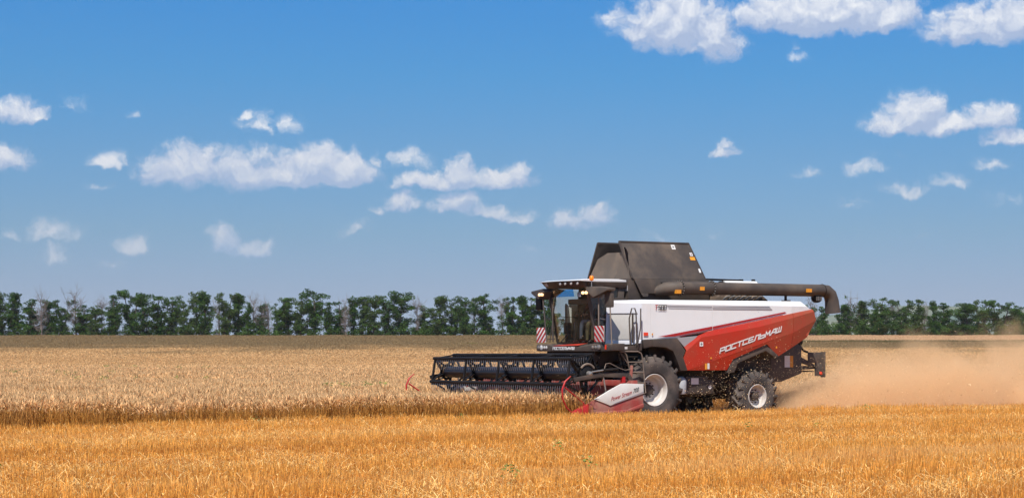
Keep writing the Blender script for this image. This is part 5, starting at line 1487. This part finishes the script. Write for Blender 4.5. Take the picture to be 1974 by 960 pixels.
def make_tree(shape):
    """a tree 10 m tall: returns trunk mesh and crown mesh (None when bare)"""
    tb_ = MB(); top = np.array([rng.normal(0, .3), rng.normal(0, .3), 9.0]); stems = 1 if shape not in ('forked', 'split') else 2
    cent, rad = [], []
    tops = []
    for s in range(stems):
        tp = top + ([0, 0, 0] if stems == 1 else [(-1.25 if s else 1.25), rng.normal(0, .3), rng.uniform(-.9, .3)])
        limb(tb_, (0, 0, -.3), tp, .20, .05, .05); tops.append(tp)
    W = {'tall': 1.75, 'broad': 2.4, 'narrow': 1.15, 'forked': 1.7, 'split': 2.0, 'umbrella': 2.2, 'low': 1.9}.get(shape, 1.7)
    nb = 34 if shape != 'narrow' else 24
    for j in range(nb):
        tp = tops[j % stems]; f = rng.uniform(.12, 1.0)
        if shape == 'umbrella': f = rng.choice([rng.uniform(.06, .5), rng.uniform(.55, 1.0)], p=[.4, .6])
        if shape == 'low': f = rng.uniform(.05, .95)
        env = {'tall': math.sin(min(1, f * 1.15) * math.pi * .88) ** .6, 'broad': .45 + .75 * f if f < .85 else .9, 'narrow': .9, 'forked': .5 + .6 * f, 'split': .6 + .5 * f,
               'umbrella': .6 if f < .5 else 1.1 - abs(f - .8), 'low': 1.15 - .6 * f}.get(shape, 1.0)
        a = rng.uniform(0, 2 * math.pi); base = tp * max(f - .08, .02); r_ = W * env * rng.uniform(.35, 1.0)
        tip = tp * f + np.array([math.cos(a) * r_, math.sin(a) * r_, rng.uniform(.1, .9)])
        tip[2] = min(tip[2], 9.75)
        limb(tb_, base, tip, .05 if shape == 'bare' else .06, .014, .2)
        if shape == 'bare':
            for q in range(4):
                t2 = tip + rng.normal(0, .75, 3) + [0, 0, .5]; limb(tb_, (base + tip) / 2 + (tip - base) * rng.uniform(-.2, .5), t2, .028, .012, .25)
                for q2 in range(2): limb(tb_, t2 * .5 + tip * .5, t2 + rng.normal(0, .45, 3) + [0, 0, .25], .016, .009, .2)
            continue
        cent.append(tip); rad.append(rng.uniform(.5, 1.0) * (.8 if shape == 'narrow' else 1))
        if rng.random() < .95: cent.append((base + tip) / 2 + rng.normal(0, .25, 3)); rad.append(rng.uniform(.5, .85))
    if shape not in ('bare', 'umbrella'):
        for q in range(11):
            a = rng.uniform(0, 6.28); r_ = W * rng.uniform(.1, .62); cent.append(np.array([math.cos(a) * r_, math.sin(a) * r_, rng.uniform(.4, 3.6)])); rad.append(rng.uniform(.45, .95))
    if shape == 'bare': return tb_.mesh('trunk', 0, 60), None
    for tp in tops:
        cent.append(tp + [0, 0, .35]); rad.append(.6)
    return tb_.mesh('trunk', 0, 60), leaf_mesh('crown', np.array(cent), np.array(rad), 78, .155)


SHAPES = ['tall', 'broad', 'narrow', 'forked', 'split', 'umbrella', 'low', 'tall', 'broad', 'umbrella', 'forked', 'low', 'tall', 'broad', 'split', 'narrow', 'tall', 'umbrella']
TREE = {}
for i, s in enumerate(SHAPES): TREE.setdefault(s, []).append(make_tree(s))
TREE['bare'] = [make_tree('bare') for _ in range(5)]
for s in TREE:
    for tr, cr in TREE[s]:
        tr.materials.append(DEADB if s == 'bare' else BARK)
        if cr: cr.materials.append(LEAF)
TY = 450.0
# x of the trunk in the photograph's own pixels, height and width in metres come from the list
LEFT = [(3, 562, 26, 'tall'), (26, 563, 30, 'tall'), (55, 576, 40, 'low'), (84, 570, 34, 'bare'), (95, 581, 27, 'tall'), (118, 577, 26, 'forked'), (144, 562, 42, 'bare'), (159, 587, 36, 'broad'),
        (184, 588, 30, 'low'), (198, 581, 26, 'bare'), (222, 568, 30, 'tall'), (252, 560, 34, 'forked'), (277, 566, 36, 'broad'), (309, 571, 27, 'narrow'), (331, 571, 36, 'broad'), (359, 581, 24, 'low'),
        (377, 563, 30, 'umbrella'), (401, 565, 28, 'tall'), (424, 580, 30, 'bare'), (437, 564, 30, 'forked'), (457, 566, 30, 'tall'), (480, 582, 20, 'low'), (489, 572, 26, 'bare'), (502, 588, 26, 'tall'), (518, 583, 30, 'bare'), (538, 578, 30, 'split'),
        (553, 573, 22, 'narrow'), (580, 571, 34, 'broad'), (607, 560, 42, 'umbrella'), (636, 582, 20, 'tall'), (654, 581, 22, 'narrow'), (668, 578, 22, 'bare'), (681, 570, 30, 'umbrella'), (699, 571, 20, 'narrow'),
        (719, 569, 34, 'broad'), (748, 579, 24, 'forked'), (775, 564, 42, 'umbrella'), (804, 582, 26, 'bare'), (818, 588, 32, 'low'), (845, 570, 32, 'tall'), (873, 576, 26, 'split'), (895, 572, 34, 'broad'),
        (915, 577, 22, 'bare'), (938, 570, 38, 'umbrella'), (968, 578, 24, 'bare'), (987, 572, 26, 'forked'), (1008, 569, 24, 'tall'), (1024, 573, 24, 'narrow'), (1043, 572, 28, 'broad'), (1063, 575, 26, 'tall')]
RIGHT = [(1562, 577, 30, 'bare'), (1590, 590, 26, 'low'), (1624, 586, 22, 'tall'), (1638, 573, 30, 'bare'), (1664, 579, 28, 'tall'), (1685, 590, 20, 'low'), (1703, 574, 36, 'broad'), (1741, 577, 30, 'forked'), (1724, 588, 22, 'bare'),
         (1767, 577, 22, 'narrow'), (1784, 582, 24, 'bare'), (1797, 583, 22, 'tall'), (1826, 583, 36, 'low'), (1863, 584, 36, 'broad'), (1893, 581, 32, 'split'), (1930, 580, 40, 'forked'), (1966, 588, 34, 'low')]
LOOK = {'tall': 'tall oval green tree', 'broad': 'green tree widening upwards', 'narrow': 'slim green tree', 'forked': 'green tree with two tops',
        'split': 'gappy green tree', 'umbrella': 'spreading green tree on clear trunk', 'low': 'bushy low-branched green tree', 'bare': 'bare leafless tree'}
ORD = 'first second third fourth fifth sixth seventh eighth ninth tenth eleventh twelfth thirteenth fourteenth fifteenth sixteenth'.split()
for row, nm in ((LEFT, 'left row'), (RIGHT, 'right row')):
    count = {}; row.sort(); tot = {}
    for q in row: tot[q[3]] = tot.get(q[3], 0) + 1
    for (px, top_, wd, shp) in row:
        j = count.get(shp, 0); count[shp] = j + 1
        X = (px - 987) / 3780 * TY; gy = TY + rng.uniform(-2, 2); gz = float(ground_z(X, gy))
        H = CAM_H + (685 - top_) / 3780 * TY - gz; wdt = wd / 3780 * TY
        ref = {'tall': 3.9, 'broad': 4.7, 'narrow': 2.7, 'forked': 4.7, 'split': 5.2, 'umbrella': 4.7, 'low': 4.4, 'bare': 4.6}[shp]
        tr, cr = TREE[shp][j % len(TREE[shp])]
        e = empty('bare_tree' if shp == 'bare' else 'tree', (X, gy, gz), rng.uniform(0, 6.28)); fx = wdt / ref * (1.15 if shp == 'bare' else 1.42); e.scale = (fx, fx, H / 9.75)
        left = px < 1000
        if tot[shp] == 1: where = 'only one in the ' + nm
        elif j == 0: where = 'leftmost such tree in the ' + nm
        elif j == tot[shp] - 1: where = 'rightmost such tree in the ' + nm
        else: where = ORD[j] + ' such tree from the left in the ' + nm
        tag(e, LOOK[shp] + ', ' + where, 'tree', 'trees in the row behind the field')
        t_ob = link_mesh('trunk', tr, e)
        if cr: link_mesh('crown', cr, e)
# undergrowth along the foot of the row
xs_ = []
cent, rad = [], []
for px in np.arange(-420, 2420, 3.1):
    dens = float(np.interp(px, [-60, 700, 790, 1060, 1540, 2060], [1.3, 1.3, 2.2, 2.6, 3.6, 3.8]))
    hmax = float(np.interp(px, [-60, 700, 790, 1060, 1540, 1800, 2060], [3.8, 3.8, 5.6, 6.4, 7.4, 7.2, 6.8]))
    for q in range(rng.poisson(dens * 1.25)):
        X = (px + rng.normal(0, 4) - 987) / 3780 * TY; Y = TY + rng.uniform(-3.0, 2.5); z = ground_z(X, Y) + hmax * rng.random() ** 1.5 * (.35 + .65 * (math.sin(px * .047) * math.sin(px * .131 + 1)) ** 2 * 1.6)
        cent.append((X, Y, float(z) + .3)); rad.append(rng.uniform(.5, 1.0))
mu = leaf_mesh('undergrowth', np.array(cent), np.array(rad), 60, .17, .8)
m_ = LEAF.copy(); m_.name = 'undergrowth_leaves'
mu.materials.append(m_)
tag(link_mesh('undergrowth', mu, None), 'low green bushes filling the foot of the tree row', 'undergrowth', kind='stuff')
# ------------------------------------------------------------------ dust behind the machine, and the air
m_ = bpy.data.materials.new('dust'); m_.use_nodes = True; t_ = m_.node_tree; t_.nodes.clear(); k = NG(t_)
out = k.n('ShaderNodeOutputMaterial'); pv = k.n('ShaderNodeVolumePrincipled')
pv.inputs['Color'].default_value = (.955, .69, .42, 1); pv.inputs['Anisotropy'].default_value = -.12
tcn = k.n('ShaderNodeTexCoord'); P = tcn.outputs['Object']; sp = k.n('ShaderNodeSeparateXYZ'); k.put(sp.inputs[0], P)
x, y, z = sp.outputs                      # x: metres behind the machine, y: across, z: height
nA = k.noise(P, .42, 4, .6); nB = k.noise(P, 1.5, 3, .6)
h = k.m('MULTIPLY_ADD', k.m('SQRT', k.m('MAXIMUM', x, 0)), .50, .42)                     # the plume grows with distance
h = k.m('MULTIPLY', h, k.m('MULTIPLY_ADD', nA, 2.4, -.25))
vert = k.ss(k.m('DIVIDE', z, h), .35, 1.2, 1, 0)
wid = k.m('MULTIPLY_ADD', x, .16, 1.7)
lat = k.ss(k.m('DIVIDE', k.m('ABSOLUTE', y), wid), .45, 1.15, 1, 0)
ends = k.m('MULTIPLY', k.ss(x, -1.6, 1.2), k.ss(x, 18, 29, 1, .25))
low = k.m('ADD', k.ss(z, .0, 1.5, 1.0, .0), .32)
dn = k.m('MULTIPLY', k.m('MULTIPLY', k.m('MULTIPLY', vert, lat), ends), k.m('MULTIPLY', low, k.m('MULTIPLY_ADD', k.m('ADD', k.m('ADD', nA, nB), k.ss(x, 9, -1, 0, .18)), 6.0, -5.35, clamp=True)))
k.put(pv.inputs['Density'], k.m('MULTIPLY', dn, 4.0)); k.put(out.inputs['Volume'], pv.outputs[0])
bm = bmesh.new(); bmesh.ops.create_cube(bm, size=1); me = bpy.data.meshes.new('dust_cloud')
for v in bm.verts: v.co = (v.co.x * 31.6 + 14.2, v.co.y * 13, v.co.z * 4.6 + 2.36)
bm.to_mesh(me); bm.free()
dc = link_mesh('dust_cloud', me, None, [m_])
src = Vector((ORG.x, ORG.y, 0)) - FW * 5.2
dc.location = (src.x, src.y, 0); dc.rotation_euler = (0, 0, HEAD + math.pi)
tag(dc, 'tan dust cloud billowing behind the harvester over the cut ground', 'dust cloud', kind='stuff')
m_ = bpy.data.materials.new('haze_air'); m_.use_nodes = True; t_ = m_.node_tree; t_.nodes.clear(); k = NG(t_)
out = k.n('ShaderNodeOutputMaterial'); pv = k.n('ShaderNodeVolumePrincipled'); pv.inputs['Color'].default_value = (.80, .88, 1.0, 1); pv.inputs['Density'].default_value = .00006
k.put(out.inputs['Volume'], pv.outputs[0])
bm = bmesh.new(); bmesh.ops.create_cube(bm, size=1); me = bpy.data.meshes.new('haze')
for v in bm.verts: v.co = (v.co.x * 25000, v.co.y * 12600 + 6150, v.co.z * 230 + 98)
bm.to_mesh(me); bm.free()
tag(link_mesh('haze', me, None, [m_]), 'pale summer haze in the air over the whole field', 'haze', kind='stuff')
